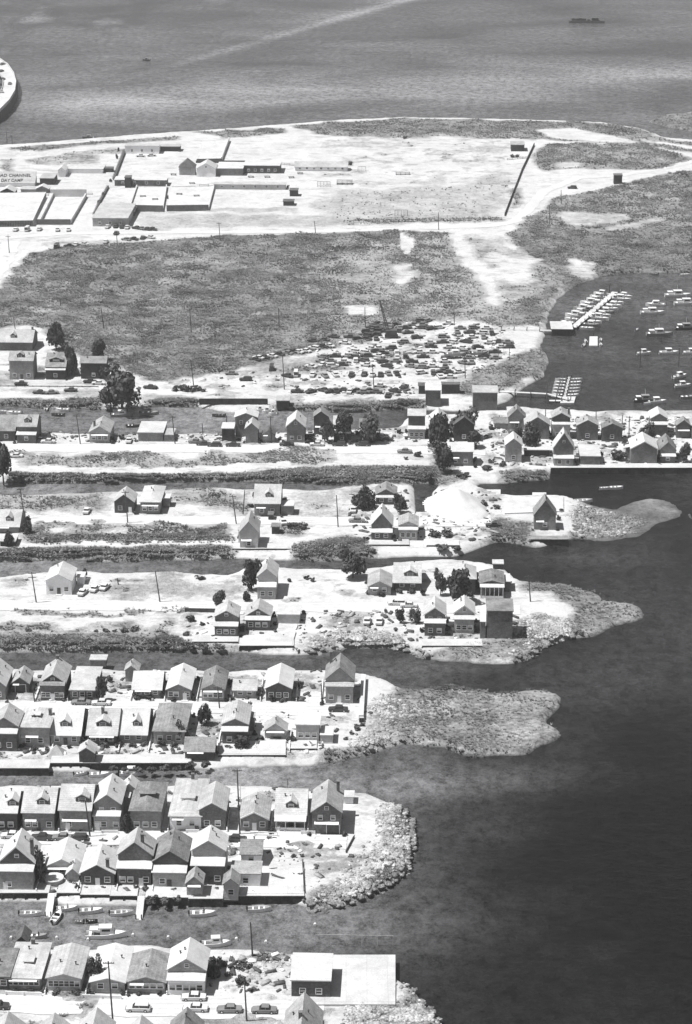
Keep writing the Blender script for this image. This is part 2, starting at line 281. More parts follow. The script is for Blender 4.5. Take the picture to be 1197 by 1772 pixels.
island = soft([(675,1190),(1010,1175),(1010,1310),(700,1300)], 2, 2)+soft([(985,1000),(1130,1030),(1130,1090),(985,1100)], 2, 2); h = h-island*.55*inner-island*veg*inner*((fbm(XX, YY, 5, 21, 3)-.35)*.8)+island*inner*(fbm(XX, YY, 18, 707, 3)-.5)*.8
h = h+bank*sst(.3, .9, Mb)*.55
flat = soft([(1010,866),(1080,852),(T_,848),(T_,945),(1000,945)], 2, 6)*1.0; h = h*(1-flat)+flat*(.22*sst(.2, .7, Mb)*(1+(fbm(XX, YY, 10, 9)-.5))-.05+.5*(fbm(XX, YY, 16, 19, 4)-.52)); veg = veg*(1-flat*.3)
ny, nx = XX.shape
vid = -np.ones((ny, nx), int); keep = Mb > .03
fm = keep[:-1,:-1] | keep[1:,:-1] | keep[:-1,1:] | keep[1:,1:]
used = np.zeros((ny, nx), bool); used[:-1,:-1] |= fm; used[1:,:-1] |= fm; used[:-1,1:] |= fm; used[1:,1:] |= fm
vid[used] = np.arange(used.sum())
jj, ii = np.nonzero(fm)
faces = np.stack([vid[jj,ii], vid[jj,ii+1], vid[jj+1,ii+1], vid[jj+1,ii]], 1)
verts = np.stack([XX[used], YY[used], h[used]], 1)
def ground_mat():
    m = bpy.data.materials.new('sand_and_scrub'); m.use_nodes = True; t = m.node_tree; L = t.links.new; b = t.nodes['Principled BSDF']
    b.inputs['Roughness'].default_value = .95; b.inputs['Specular IOR Level'].default_value = .1
    g = t.nodes.new('ShaderNodeNewGeometry')
    def noise(s, d=6, rg=.65, st_=None):
        n = t.nodes.new('ShaderNodeTexNoise'); n.inputs['Scale'].default_value = s; n.inputs['Detail'].default_value = d; n.inputs['Roughness'].default_value = rg
        if st_:
            mp = t.nodes.new('ShaderNodeMapping'); mp.inputs['Scale'].default_value = st_; L(g.outputs['Position'], mp.inputs[0]); L(mp.outputs[0], n.inputs['Vector'])
        else: L(g.outputs['Position'], n.inputs['Vector'])
        return n.outputs[0]
    def mth(op, a, b_=None, c=None):
        n = t.nodes.new('ShaderNodeMath'); n.operation = op
        for k, q in enumerate((a, b_, c)):
            if q is None: continue
            if isinstance(q, (int, float)): n.inputs[k].default_value = q
            else: L(q, n.inputs[k])
        return n.outputs[0]
    def rng(x, a, b_, c, d):
        n = t.nodes.new('ShaderNodeMapRange'); L(x, n.inputs[0])
        for k, q in enumerate((a, b_, c, d)): n.inputs[k+1].default_value = q
        return n.outputs[0]
    va = t.nodes.new('ShaderNodeAttribute'); va.attribute_name = 'veg'; ra = t.nodes.new('ShaderNodeAttribute'); ra.attribute_name = 'rock'
    n1 = noise(.35, 8, .72); n2 = noise(1.1, 5, .7); n0 = noise(.06, 4, .6, (1, .7, 1)); n4 = noise(.12, 5, .7, (.7, 1, 1))
    cov = mth('ADD', va.outputs['Fac'], mth('ADD', mth('MULTIPLY', mth('SUBTRACT', n1, .5), 1.6), mth('MULTIPLY', mth('SUBTRACT', n4, .5), 1.3)))
    cov = rng(cov, .22, .84, 0, 1)
    cov = mth('MULTIPLY', cov, rng(va.outputs['Fac'], .03, .2, 0, 1))
    speck = mth('MULTIPLY', rng(noise(1.3, 4, .85), .60, .70, 1, .45), rng(noise(.45, 8, .85), .55, .72, 1, .55))
    track = rng(noise(.18, 6, .75, (.6, 1.1, 1)), .52, .66, 1, .66)
    sand = mth('MULTIPLY', mth('MULTIPLY', mth('MULTIPLY', rng(mth('ADD', n1, n0), .75, 1.25, .47, .61), rng(n2, .3, .7, .92, 1.05)), speck), track)
    n5 = noise(.8, 6, .85, (.6, 1, 1)); gr = mth('MULTIPLY', rng(mth('ADD', mth('MULTIPLY', mth('SUBTRACT', n5, .5), 2.2), n0), .1, .9, .03, .30), rng(n4, .35, .65, .75, 1.4)); dr = t.nodes.new('ShaderNodeAttribute'); dr.attribute_name = 'dry'; gr = mth('MULTIPLY', gr, mth('ADD', dr.outputs['Fac'], 1.0))
    mx = t.nodes.new('ShaderNodeMix'); L(cov, mx.inputs[0]); L(sand, mx.inputs[2]); L(gr, mx.inputs[3])
    sp = t.nodes.new('ShaderNodeSeparateXYZ'); L(g.outputs['Position'], sp.inputs[0])
    wet = rng(mth('ADD', sp.outputs[2], mth('MULTIPLY', n1, .5)), .25, .75, .35, 1)
    rk = mth('MULTIPLY', ra.outputs['Fac'], rng(noise(.9, 5, .75), .44, .56, .80, 0))
    v = mth('MULTIPLY', mth('MULTIPLY', mx.outputs[0], wet), mth('SUBTRACT', 1, rk))
    cc = t.nodes.new('ShaderNodeCombineColor'); L(v, cc.inputs[0]); L(v, cc.inputs[1]); L(mth('MULTIPLY', v, 1.012), cc.inputs[2]); L(cc.outputs[0], b.inputs['Base Color'])
    bp = t.nodes.new('ShaderNodeBump'); bp.inputs['Distance'].default_value = .7; L(mth('MULTIPLY', mth('ADD', n2, mth('MULTIPLY', n5, .5)), mth('ADD', mth('MULTIPLY', cov, 1.0), .04)), bp.inputs['Height']); L(bp.outputs[0], b.inputs['Normal'])
    return m
gm = ground_mat()

me = npmesh('ground', verts, faces, [gm], True)
for nm, arr in (('veg', veg), ('rock', rock), ('dry', dry)):
    a = me.attributes.new(nm, 'FLOAT', 'POINT'); a.data.foreach_set('value', arr[used].astype(np.float32))
go = tag(link(bpy.data.objects.new('ground', me)), kind='structure')
# ------------------------------------------------------------------ water
def water_mat():
    m = bpy.data.materials.new('bay_water'); m.use_nodes = True; t = m.node_tree; L = t.links.new; b = t.nodes['Principled BSDF']
    b.inputs['Roughness'].default_value = .25; b.inputs['IOR'].default_value = 1.33; b.inputs['Specular IOR Level'].default_value = .26
    g = t.nodes.new('ShaderNodeNewGeometry')
    def noise(s, d, st_=(1, 1, 1), rg=.6, dist=0):
        n = t.nodes.new('ShaderNodeTexNoise'); n.inputs['Scale'].default_value = s; n.inputs['Detail'].default_value = d; n.inputs['Roughness'].default_value = rg; n.inputs['Distortion'].default_value = dist
        mp = t.nodes.new('ShaderNodeMapping'); mp.inputs['Scale'].default_value = st_; mp.inputs['Rotation'].default_value = (0, 0, .12); L(g.outputs['Position'], mp.inputs[0]); L(mp.outputs[0], n.inputs['Vector']); return n.outputs[0]
    def rng(x, a, b_, c, d):
        n = t.nodes.new('ShaderNodeMapRange'); L(x, n.inputs[0])
        for k, q in enumerate((a, b_, c, d)): n.inputs[k+1].default_value = q
        return n.outputs[0]
    def mul(a, b_):
        n = t.nodes.new('ShaderNodeMath'); n.operation = 'MULTIPLY'; L(a, n.inputs[0])
        if isinstance(b_, float): n.inputs[1].default_value = b_
        else: L(b_, n.inputs[1])
        return n.outputs[0]
    tone_attr = t.nodes.new('ShaderNodeAttribute'); tone_attr.attribute_name = 'water_tone'
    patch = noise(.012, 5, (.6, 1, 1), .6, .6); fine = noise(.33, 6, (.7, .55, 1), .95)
    v = mul(mul(tone_attr.outputs['Fac'], rng(patch, .35, .65, .6, 1.45)), rng(fine, .38, .62, .3, 1.7))
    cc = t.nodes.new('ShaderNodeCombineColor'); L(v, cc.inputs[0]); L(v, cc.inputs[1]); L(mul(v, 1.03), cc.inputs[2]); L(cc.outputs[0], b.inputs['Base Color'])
    bp = t.nodes.new('ShaderNodeBump'); bp.inputs['Distance'].default_value = .5; bp.inputs['Strength'].default_value = .7; L(noise(.4, 5, (.6, 1, 1), .7), bp.inputs['Height']); L(bp.outputs[0], b.inputs['Normal'])
    return m
# silt: base brightness of the water, per place (canals and far bay paler, near right darker)
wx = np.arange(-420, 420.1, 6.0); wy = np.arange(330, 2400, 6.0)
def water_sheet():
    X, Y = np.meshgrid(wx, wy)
    water_tone = np.interp(Y, [330, 480, 640, 800, 1000, 1200, 1430, 1600, 1900, 2400], [.012, .013, .017, .027, .048, .068, .115, .085, .07, .08])
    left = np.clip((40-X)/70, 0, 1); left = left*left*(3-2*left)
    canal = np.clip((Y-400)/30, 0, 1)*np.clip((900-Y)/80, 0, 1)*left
    water_tone = water_tone+.035*np.exp(-((Y-960)/110)**2)*np.clip((X-60)/40, 0, 1)
    water_tone = water_tone+canal*np.interp(Y, [400, 500, 640, 900], [.075, .12, .125, .06])
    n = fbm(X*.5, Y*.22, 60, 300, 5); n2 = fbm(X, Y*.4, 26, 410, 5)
    aa = np.interp(Y, [900, 1400], [1, .08]); water_tone = water_tone*(1+aa*(1.3*n2-.65))*(.75+.5*fbm(X, Y, 90, 777, 3))
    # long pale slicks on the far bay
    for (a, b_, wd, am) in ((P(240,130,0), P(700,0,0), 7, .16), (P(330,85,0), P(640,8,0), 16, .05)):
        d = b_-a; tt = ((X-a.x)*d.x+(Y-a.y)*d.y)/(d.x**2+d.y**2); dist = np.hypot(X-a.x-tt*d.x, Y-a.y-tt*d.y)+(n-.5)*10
        water_tone = water_tone+am*np.exp(-(dist/wd)**2)*(tt > -.3)*np.clip(tt+.3, 0, 1)
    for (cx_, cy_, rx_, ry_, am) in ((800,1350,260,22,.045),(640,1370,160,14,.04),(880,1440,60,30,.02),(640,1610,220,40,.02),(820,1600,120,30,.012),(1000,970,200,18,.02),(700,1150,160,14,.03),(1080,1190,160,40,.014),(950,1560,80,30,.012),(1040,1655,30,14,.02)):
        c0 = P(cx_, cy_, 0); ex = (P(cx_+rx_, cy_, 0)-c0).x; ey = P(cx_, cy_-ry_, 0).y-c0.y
        water_tone = water_tone+am*np.exp(-((X-c0.x)/ex)**2-((Y-c0.y+(n-.5)*ey*1.5)/ey)**2)*(.4+1.2*n2)
    water_tone = water_tone*np.where(Y < 800, .45+1.15*fbm(X, Y*.6, 30, 515, 5), 1)
    shore = np.exp(-((Y-1460-(X*.28))/45)**2); water_tone = water_tone+shore*.07*(1+.5*n2)
    farp = np.clip((Y-1500)/200, 0, 1)*np.clip((-20-X)/150, 0, 1); water_tone = water_tone*(1-farp*.35*np.clip((n2-.42)*8, 0, 1))+farp*np.clip((n2-.6)*5, 0, 1)*.09
    water_tone = water_tone*(1-.6*np.clip((X-20)/50, 0, 1)*np.clip((620-Y)/120, 0, 1))
    water_tone = np.clip(water_tone, .004, .4)
    v = np.stack([X.ravel(), Y.ravel(), 0*X.ravel()], 1); n_, m_ = X.shape
    idx = np.arange(n_*m_).reshape(n_, m_); f = np.stack([idx[:-1,:-1].ravel(), idx[:-1,1:].ravel(), idx[1:,1:].ravel(), idx[1:,:-1].ravel()], 1)
    # outer skirt to the horizon
    k = len(v); xo, y0, y1 = 9000, -3000, 14000; x0, x1, a, b2 = wx[0], wx[-1], wy[0], wy[-1]
    ex = np.array([(-xo,y0,0),(xo,y0,0),(xo,y1,0),(-xo,y1,0),(x0,a,0),(x1,a,0),(x1,b2,0),(x0,b2,0)], float)
    f2 = np.array([(k,k+1,k+5,k+4),(k+1,k+2,k+6,k+5),(k+2,k+3,k+7,k+6),(k+3,k,k+4,k+7)])
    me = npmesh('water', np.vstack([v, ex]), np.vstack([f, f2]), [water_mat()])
    at = me.attributes.new('water_tone', 'FLOAT', 'POINT'); at.data.foreach_set('value', np.concatenate([water_tone.ravel(), np.full(8, .09)]).astype(np.float32))
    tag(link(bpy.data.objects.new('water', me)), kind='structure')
    sb = MB().box(-9000, 9000, -3000, 14000, -6, -4).build('seabed', mat('bay_mud', .08)); tag(sb, kind='structure')
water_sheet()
# ------------------------------------------------------------------ roads (pale worn surface, a sheet just over the ground)
ROADM = mat('worn_sand_road', .60, amp=.09, scale=.5)
_t = ROADM.node_tree; _b = _t.nodes['Principled BSDF']; _g = _t.nodes.new('ShaderNodeNewGeometry'); _w = _t.nodes.new('ShaderNodeTexWave'); _w.bands_direction = 'Y'
_w.inputs['Scale'].default_value = .17; _w.inputs['Distortion'].default_value = 2.5; _w.inputs['Detail Scale'].default_value = .15; _t.links.new(_g.outputs['Position'], _w.inputs['Vector'])
_r = _t.nodes.new('ShaderNodeMapRange'); _r.inputs[3].default_value = .86; _r.inputs[4].default_value = 1.04; _t.links.new(_w.outputs[1], _r.inputs[0])
_m = _t.nodes.new('ShaderNodeMix'); _m.data_type = 'RGBA'; _m.blend_type = 'MULTIPLY'; _m.inputs[0].default_value = 1; _src = _b.inputs['Base Color'].links[0].from_socket
_t.links.new(_src, _m.inputs[6]); _t.links.new(_r.outputs[0], _m.inputs[7]); _t.links.new(_m.outputs[2], _b.inputs['Base Color'])
def gz(x, y):
    i = int(round((x-gx[0])/DX)); j = int(round((y-gy[0])/DX)); i = min(max(i, 0), nx-1); j = min(max(j, 0), ny-1); return h[j, i]
def road(name, pts, wd):                    # pts in photo pixels, width in metres; raised strip that follows the land
    pw = [P(x, y) for x, y in pts]; mb = MB(); pos = []
    for a, b in zip(pw[:-1], pw[1:]):
        n = max(1, int((b-a).length/4))
        pos += [a.lerp(b, k/n) for k in range(n)]
    pos.append(pw[-1]); vs = []
    for k, p in enumerate(pos):
        d = (pos[min(k+1, len(pos)-1)]-pos[max(k-1, 0)]).normalized(); nrm = Vector((-d.y, d.x, 0))
        ww = wd/2*(1+.12*math.sin(k*1.7))
        for s_ in (-1, -.5, 0, .5, 1):
            q = p+nrm*ww*s_; vs.append((q.x, q.y, G+.13-abs(s_)*.03))
    fs = [(5*k+c, 5*k+c+1, 5*k+c+6, 5*k+c+5) for k in range(len(pos)-1) for c in range(4)]
    o = MB().add(vs, fs).build(name, ROADM); return tag(o, kind='structure')
road('shore_road', [(B_,420),(0,412),(120,404),(300,402),(540,401),(700,396),(850,391),(890,384),(915,362),(940,332),(1000,308),(1070,304),(1120,296),(1197,280),(1400,255)], 5.5)
road('side_road', [(20,418),(8,450),(-20,490),(-80,560)], 8)
road('first_street', [(B_,774),(0,775),(400,777),(740,779),(840,781)], 8)
road('second_street', [(B_,899),(0,900),(400,901),(640,903),(850,905)], 7)
road('third_street', [(B_,1047),(0,1048),(400,1049),(700,1052),(900,1056)], 7)
road('fourth_street', [(B_,1221),(0,1222),(400,1226),(600,1231)], 7)
road('fifth_street', [(B_,1447),(0,1449),(400,1453),(600,1457)], 7)
road('sixth_street', [(B_,1732),(0,1736),(300,1744),(560,1752)], 7)
# ------------------------------------------------------------------ houses
_wc = {}
def window_mesh(w, hh):
    k = (round(w, 1), round(hh, 1))
    if k not in _wc:
        w, hh = k; f = MB(); t = .12
        f.box(-w/2-t, w/2+t, -.10, .02, -hh/2-t, -hh/2); f.box(-w/2-t, w/2+t, -.10, .02, hh/2, hh/2+t)
        f.box(-w/2-t, -w/2, -.10, .02, -hh/2, hh/2); f.box(w/2, w/2+t, -.10, .02, -hh/2, hh/2); f.box(-w/2, w/2, -.085, .01, -.04, .04)
        _wc[k] = (f.mesh('window', TRIM), MB().box(-w/2, w/2, -.05, .0, -hh/2, hh/2).mesh('pane', GLASS), MB().box(-w/2, w/2, -.05, .0, -hh/2, hh/2*.2).box(-w/2, w/2, -.06, .0, hh/2*.2+.01, hh/2, 1).mesh('pane', [GLASS, CURT]))
    return _wc[k]
def window(par, x, y, z, w, hh):
    a, b = window_mesh(w, hh)[:2]; k2 = (round(w, 1), round(hh, 1)); o = link(bpy.data.objects.new('window', a)); o.parent = par; o.location = (x, y, z)
    p = link(bpy.data.objects.new('pane', b if R.random() < .55 else _wc[k2][2])); p.parent = o; return o
def roof_gable(w, e, r, y0, y1, o=.35, t=.16, fo=.4):
    mb = MB(); sl_ = r/(w/2); ze = e-o*sl_+.04
    for s in (-1, 1):
        pts = [(s*(w/2+o), ze), (0, e+r+.04), (0, e+r+.04+t), (s*(w/2+o), ze+t)]
        mb.prism(pts if s < 0 else pts[::-1], y0-fo, y1+fo)
    return mb
def roof_hip(w, e, r, y0, y1, hf, hb, o=.4, t=.14):
    mb = MB(); z = e+.03; x = w/2+o; a, b = y0-o, y1+o
    return mb.add([(-x,a,z),(x,a,z),(x,b,z),(-x,b,z),(-x,a,z+t),(x,a,z+t),(x,b,z+t),(-x,b,z+t),(0,y0+hf,e+r+t),(0,y1-hb,e+r+t)],
        [(0,3,2,1),(0,1,5,4),(1,2,6,5),(2,3,7,6),(3,0,4,7),(4,5,8),(5,6,9,8),(6,7,9),(7,4,8,9)])
def house(o):
    """o: dict with photo pixels x0,x1,base,eave,apex,back"""
    x0, x1, base, eave = o['x0'], o['x1'], o['b'], o['e']; s, c, si = sc(base)
    w = (x1-x0)/s; z0 = o.get('z', G); loc = P((x0+x1)/2, base, z0)
    wh = max(1.6, (base-eave)/(s*c)); k = o.get('k', 'g'); apex = o.get('a') or eave; rise = (eave-apex)/(s*c)
    root = empty(o.get('n', 'house'), loc, o['label'], o.get('cat', 'house'), o.get('grp'))
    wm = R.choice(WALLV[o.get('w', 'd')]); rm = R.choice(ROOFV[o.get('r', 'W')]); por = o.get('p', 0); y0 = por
    if 'tw' in o: wm = WALL[o['tw']]
    fh = o.get('f', .0)
    if k == 'g':
        L = max(4, (apex-o['k2'])/(s*si)-por*.3) if 'k2' in o else o.get('L', 12)
        rise = max(.6, rise)
        MB().prism([(-w/2,-.3),(w/2,-.3),(w/2,wh),(0,wh+rise),(-w/2,wh)], y0, y0+L).build('wall', wm, root)
        rf = roof_gable(w, wh, rise, y0, y0+L).build('roof', rm, root)
        if o.get('t'):
            mb = MB(); q = rise/(w/2)
            for sg in (-1, 1):
                a = [(sg*(w/2+.4), wh-.4*q-.12), (0, wh+rise-.12), (0, wh+rise+.24), (sg*(w/2+.4), wh-.4*q+.24)]
                mb.prism(a if sg < 0 else a[::-1], y0-.55, y0-.42)
            mb.build('bargeboard', TRIM, root)
        if o.get('gw'): window(root, 0, y0, wh+rise*.35, .8, .7)
    elif k == 'h':
        L = max(5, (apex-o['k2'])/(s*si)) if 'k2' in o else o.get('L', 12)
        hf = min(rise*1.4, L*.4) if not o.get('hf') else o['hf']; L += hf
        MB().box(-w/2, w/2, y0, y0+L, -.3, wh).build('wall', wm, root)
        rf = roof_hip(w, wh, rise, y0, y0+L, hf, min(hf, L*.3)).build('roof', rm, root)
    elif k == 's':
        p_ = o.get('pitch', .5); H2 = (eave-apex)/(s*(p_*c+si)); L = 2*H2; rise = p_*H2
        MB().prism([(y0,-.3),(y0+L,-.3),(y0+L,wh),(y0+H2,wh+rise),(y0,wh)], -w/2, w/2, 'x').build('wall', wm, root)
        mb = MB()
        for sg in (0, 1):
            ya, yb = (y0-.4, y0+H2) if sg == 0 else (y0+L+.4, y0+H2); zz = wh-.4*p_+.04
            mb.prism([(ya,zz),(yb,wh+rise+.04),(yb,wh+rise+.2),(ya,zz+.16)][::-1 if sg else 1], -w/2-.35, w/2+.35, 'x')
        rf = mb.build('roof', rm, root)
    else:
        L = max(3, (eave-o['k2'])/(s*si)) if 'k2' in o else o.get('L', 10)
        MB().box(-w/2, w/2, y0, y0+L, -.3, wh).build('wall', wm, root)
        rf = MB().box(-w/2-.25, w/2+.25, y0-.25, y0+L+.25, wh+.002, wh+.25).build('roof', rm, root)
    if o.get('dm') is not None:              # dormer on the front slope
        dx = o['dm']*w; dw = o.get('dw', 2.4); dm = o.get('dk', 'd'); slope = .5 if k == 's' else rise/max(L, 1)*0
        if k == 's':
            ya = y0+L*.16; za = wh+p_*L*.16; dh = 1.5
            d = MB().prism([(dx-dw/2,za),(dx+dw/2,za),(dx+dw/2,za+dh*.75),(dx,za+dh*1.25),(dx-dw/2,za+dh*.75)], ya, ya+L*.28).build('dormer', WALL[dm], root)
            g_ = MB(); 
            for sg in (-1, 1):
                a = [(dx+sg*(dw/2+.25),za+dh*.62),(dx,za+dh*1.27),(dx,za+dh*1.4),(dx+sg*(dw/2+.25),za+dh*.75)]
                g_.prism(a if sg < 0 else a[::-1], ya-.3, ya+L*.3)
            g_.build('dormer_roof', rm, d); window(d, dx, ya, za+.6, dw*.45, .7)
        else:
            ya = y0+L*.35
            d = MB().box(dx-dw/2, dx+dw/2, ya, ya+2.2, wh+.1, wh+rise+.4).build('dormer', WALL[dm], root)
            MB().box(dx-dw/2-.2, dx+dw/2+.2, ya-.2, ya+2.4, wh+rise+.402, wh+rise+.55).build('dormer_roof', rm, d)
    fw = 0
    if por:
        ph = wh*o.get('ph', .78); pm = WALL[o.get('pw', o.get('w', 'd'))]
        if o.get('po'):
            mb = MB()
            for q in range(o['po']): 
                xx = -w/2+.1+q*(w-.35)/(o['po']-1); MB().box(xx, xx+.16, .06, .22, 0, ph).build('porch_post', TRIM, root)
            MB().box(-w/2, w/2, .1, .16, 0.02, .8).build('porch_rail', TRIM, root)
        else:
            MB().box(-w/2+.05, w/2-.05, 0, por+.05, -.3, ph).build('porch', pm, root)
        MB().prism([(-.35,ph+.01),(por+.1,ph+.55),(por+.1,ph+.7),(-.35,ph+.16)], -w/2-.2, w/2+.2, 'x').build('porch_roof', ROOF[o.get('pr', 'W')], root)
        fw = 0 if not o.get('po') else por
    else: ph = wh
    n = o.get('wn', 2); far = s < 5
    if n:
        ww = min(1.1, w/(n+1.5)); zc = min(ph-.75, 1.75)
        if zc > .7:
            for q in range(n):
                if o.get('d') is not None and q == n//2 and n > 1: continue
                window(root, -w/2+w*(q+.7)/(n+.4), fw, zc, ww, min(1.2, ph*.42))
    if o.get('up'):
        for q in range(2): window(root, (-.22+.44*q)*w, y0, wh*.74, .9, 1.1)
    if o.get('d') is not None:
        dr = MB().box(-.5, .5, fw-.07, fw+.02, 0.02, 2.1).build('door', TRIM if o['d'] else TIMB, root, (o.get('dx', 0)*w, 0, 0))
        MB().box(-.9, .9, fw-1.1, fw-.02, -.25, .2).build('step', CONC, root, (o.get('dx', 0)*w, 0, 0))
    if o.get('gar'):
        gx_ = o['gar']*w; gwid = min(2.8, w*.6)
        fr = MB().box(gx_-gwid/2-.15, gx_-gwid/2, fw-.1, fw, 0, 2.3).box(gx_+gwid/2, gx_+gwid/2+.15, fw-.1, fw, 0, 2.3).box(gx_-gwid/2-.15, gx_+gwid/2+.15, fw-.1, fw, 2.302, 2.45).build('garage_door', TRIM, root)
        MB().box(gx_-gwid/2, gx_+gwid/2, fw-.05, fw, 0, 2.3).build('door_panel', TIMB, fr)
    if o.get('c') is not None:
        cx_, cy_ = o['c']; zt = wh+rise+.9
        MB().box(cx_*w-.35, cx_*w+.35, y0+cy_*L-.35, y0+cy_*L+.35, wh*.8, zt).box(cx_*w-.42, cx_*w+.42, y0+cy_*L-.42, y0+cy_*L+.42, zt+.002, zt+.15).build('chimney', BRICK, rf)
    if o.get('ax'):                          # lean-to on one side: side, width, height, y0, depth, roof
        sd, aw, ah, ay, al, ar = o['ax']; xa, xb = (w/2, w/2+aw) if sd > 0 else (-w/2-aw, -w/2)
        if sd > 0: xa += .36
        else: xb -= .36
        an = MB().box(xa, xb, y0+ay, y0+ay+al, -.3, ah).build('annex', wm, root)
        MB().box(xa-.15, xb+.15, y0+ay-.15, y0+ay+al+.15, ah+.002, ah+.16).build('annex_roof', ROOF[ar], an)
    if s > 5 and k in 'gh' and L > 9 and not o.get('ax') and R.random() < .45:
        sd = R.choice((-1, 1)); ay = y0+L*R.uniform(.5, .7); al = L*.28; aw = R.uniform(.8, 1.3); xa, xb = sorted((sd*(w/2+.01), sd*(w/2+aw))); ah = wh*.72
        an = MB().box(xa, xb, ay, ay+al, -.3, ah).build('bay', wm, root); MB().prism([(sd*(w/2-.02), ah+.32), (sd*(w/2+aw+.2), ah+.0), (sd*(w/2+aw+.2), ah+.12), (sd*(w/2-.02), ah+.44)][::sd], ay-.15, ay+al+.15).build('bay_roof', rm, an)
    if s > 5 and R.random() < .5 and k != 'f' and not por:
        zz = min(wh-.35, 2.75); MB().prism([(y0-.02, zz+.28), (y0-.8, zz), (y0-.8, zz+.06), (y0-.02, zz+.36)], -w*.42, R.choice((-.05, .15, .42))*w, 'x').build('awning', TRIM, root)
    if rise > .5 and s > 4.6 and k != 'f':
        for q in range(R.choice([0, 1, 1, 2])):
            u, v = R.uniform(-.3, .3)*w, y0+R.uniform(.3, .8)*L; zb = wh+rise*(1-abs(u)/(w/2)) if k != 's' else wh+rise*(1-abs(v-y0-L/2)/(L/2))
            MB().tube((u, v, zb-.1), (u, v, zb+.75), .13, .13, 6).box(u-.2, u+.2, v-.2, v+.2, zb+.752, zb+.82).build('vent_pipe', TIMB if q else GLASS, rf)
    root['_w'] = w; root['_L'] = L+por
    return root
ROWS = []
def row(phrase, grp, items, noun='house'):
    items = sorted(items, key=lambda o: o['x0']+o['x1'])
    for i, o in enumerate(items):
        o['ph_'] = f'{nth(i)} house {phrase}'
        o['label'] = f"{o['t_']}, {nth(i)} from left {phrase}"; o['grp'] = grp; ROWS.append((o, house(o)))
def Hs(x0, x1, b, e, a, k2, t_, **k): 
    d = dict(x0=x0, x1=x1, b=b, e=e, t_=t_); d['a'] = a; d.update(k)
    if k2 is not None: d['k2'] = k2
    return d
# bottom edge, mostly roofs in view
row('along bottom edge', 'houses along the bottom edge of the view', [
 Hs(-28,30,1852,1826,1806,1754,'White roofed cottage', r='P', w='m'), Hs(55,111,1852,1826,1806,1756,'White roofed cottage', r='P', w='d'),
 Hs(128,186,1848,1822,1800,1747,'White roofed cottage with shaded slope', r='P', w='d'), Hs(210,262,1850,1828,1808,1760,'Low pale cottage', r='W', w='m'),
 Hs(288,342,1850,1824,1802,1746,'Grey roofed cottage', r='G', w='m'), Hs(490,552,1838,1812,1782,1720,'Large grey gable roof', r='P', w='m', c=(-.05,.35))])
# nearest full row
row('in lowest complete house row', 'houses facing the lowest street', [
 Hs(-42,16,1713,1690,1686,1642,'Dark grey roofed bungalow at photo edge', k='h', r='G', w='d', wn=4),
 Hs(12,70,1713,1693,1689,1640,'Grey roofed bungalow with small dormer', k='h', r='P', w='m', wn=6, dm=0.05, dw=1.8, hf=2.5, c=(0,.95)),
 Hs(82,140,1715,1693,1686,1634,'Pale roofed bungalow with window band', k='g', r='P', w='m', wn=6, gw=0),
 Hs(157,216,1719,1700,1693,1634,'White roofed bungalow with grey gable', r='W', w='m', wn=2),
 Hs(220,286,1719,1700,1691,1644,'Grey streaked roof bungalow', r='G', w='m', wn=5),
 Hs(290,354,1722,1688,1670,1632,'White roofed house with dark gable', r='W', w='d', pw='w', p=2.2, ph=.72, wn=5, gw=1, t=0, ax=(1,2.2,2.4,5,6,'W'))])
# second: south side of fifth street
row('in second house row up', 'houses with yards on the nearest canal', [
 Hs(-2,58,1542,1500,1475,1442,'White trimmed dark gable house', r='W', w='d', pw='m', p=2.5, ph=.8, t=1, gw=1, wn=2, dx=-.3, d=1, c=(.42,.2)),
 Hs(79,137,1516,1500,1487,1450,'White roofed house with grey gable behind pool', r='W', w='m', wn=1),
 Hs(140,198,1534,1511,1497,1462,'White roofed house with dark front wall', r='W', w='d', wn=3, d=1, dx=0, c=(.3,.1)),
 Hs(203,262,1534,1489,1468,1440,'Pale roofed dark house with white porch roof', r='P', w='d', p=2.5, ph=.68, wn=4, dx=.2, d=1, c=(.2,.3)),
 Hs(264,322,1537,1500,1483,1441,'Grey shingled house with pale porch roof', r='G', w='d', pw='m', p=2.5, ph=.72, wn=2, d=0, dx=0),
 Hs(331,388,1532,1483,1467,1438,'White roofed house with grey gable and porch', r='W', w='m', pw='d', p=3, ph=.68, wn=3, d=0, dx=.1),
 ])
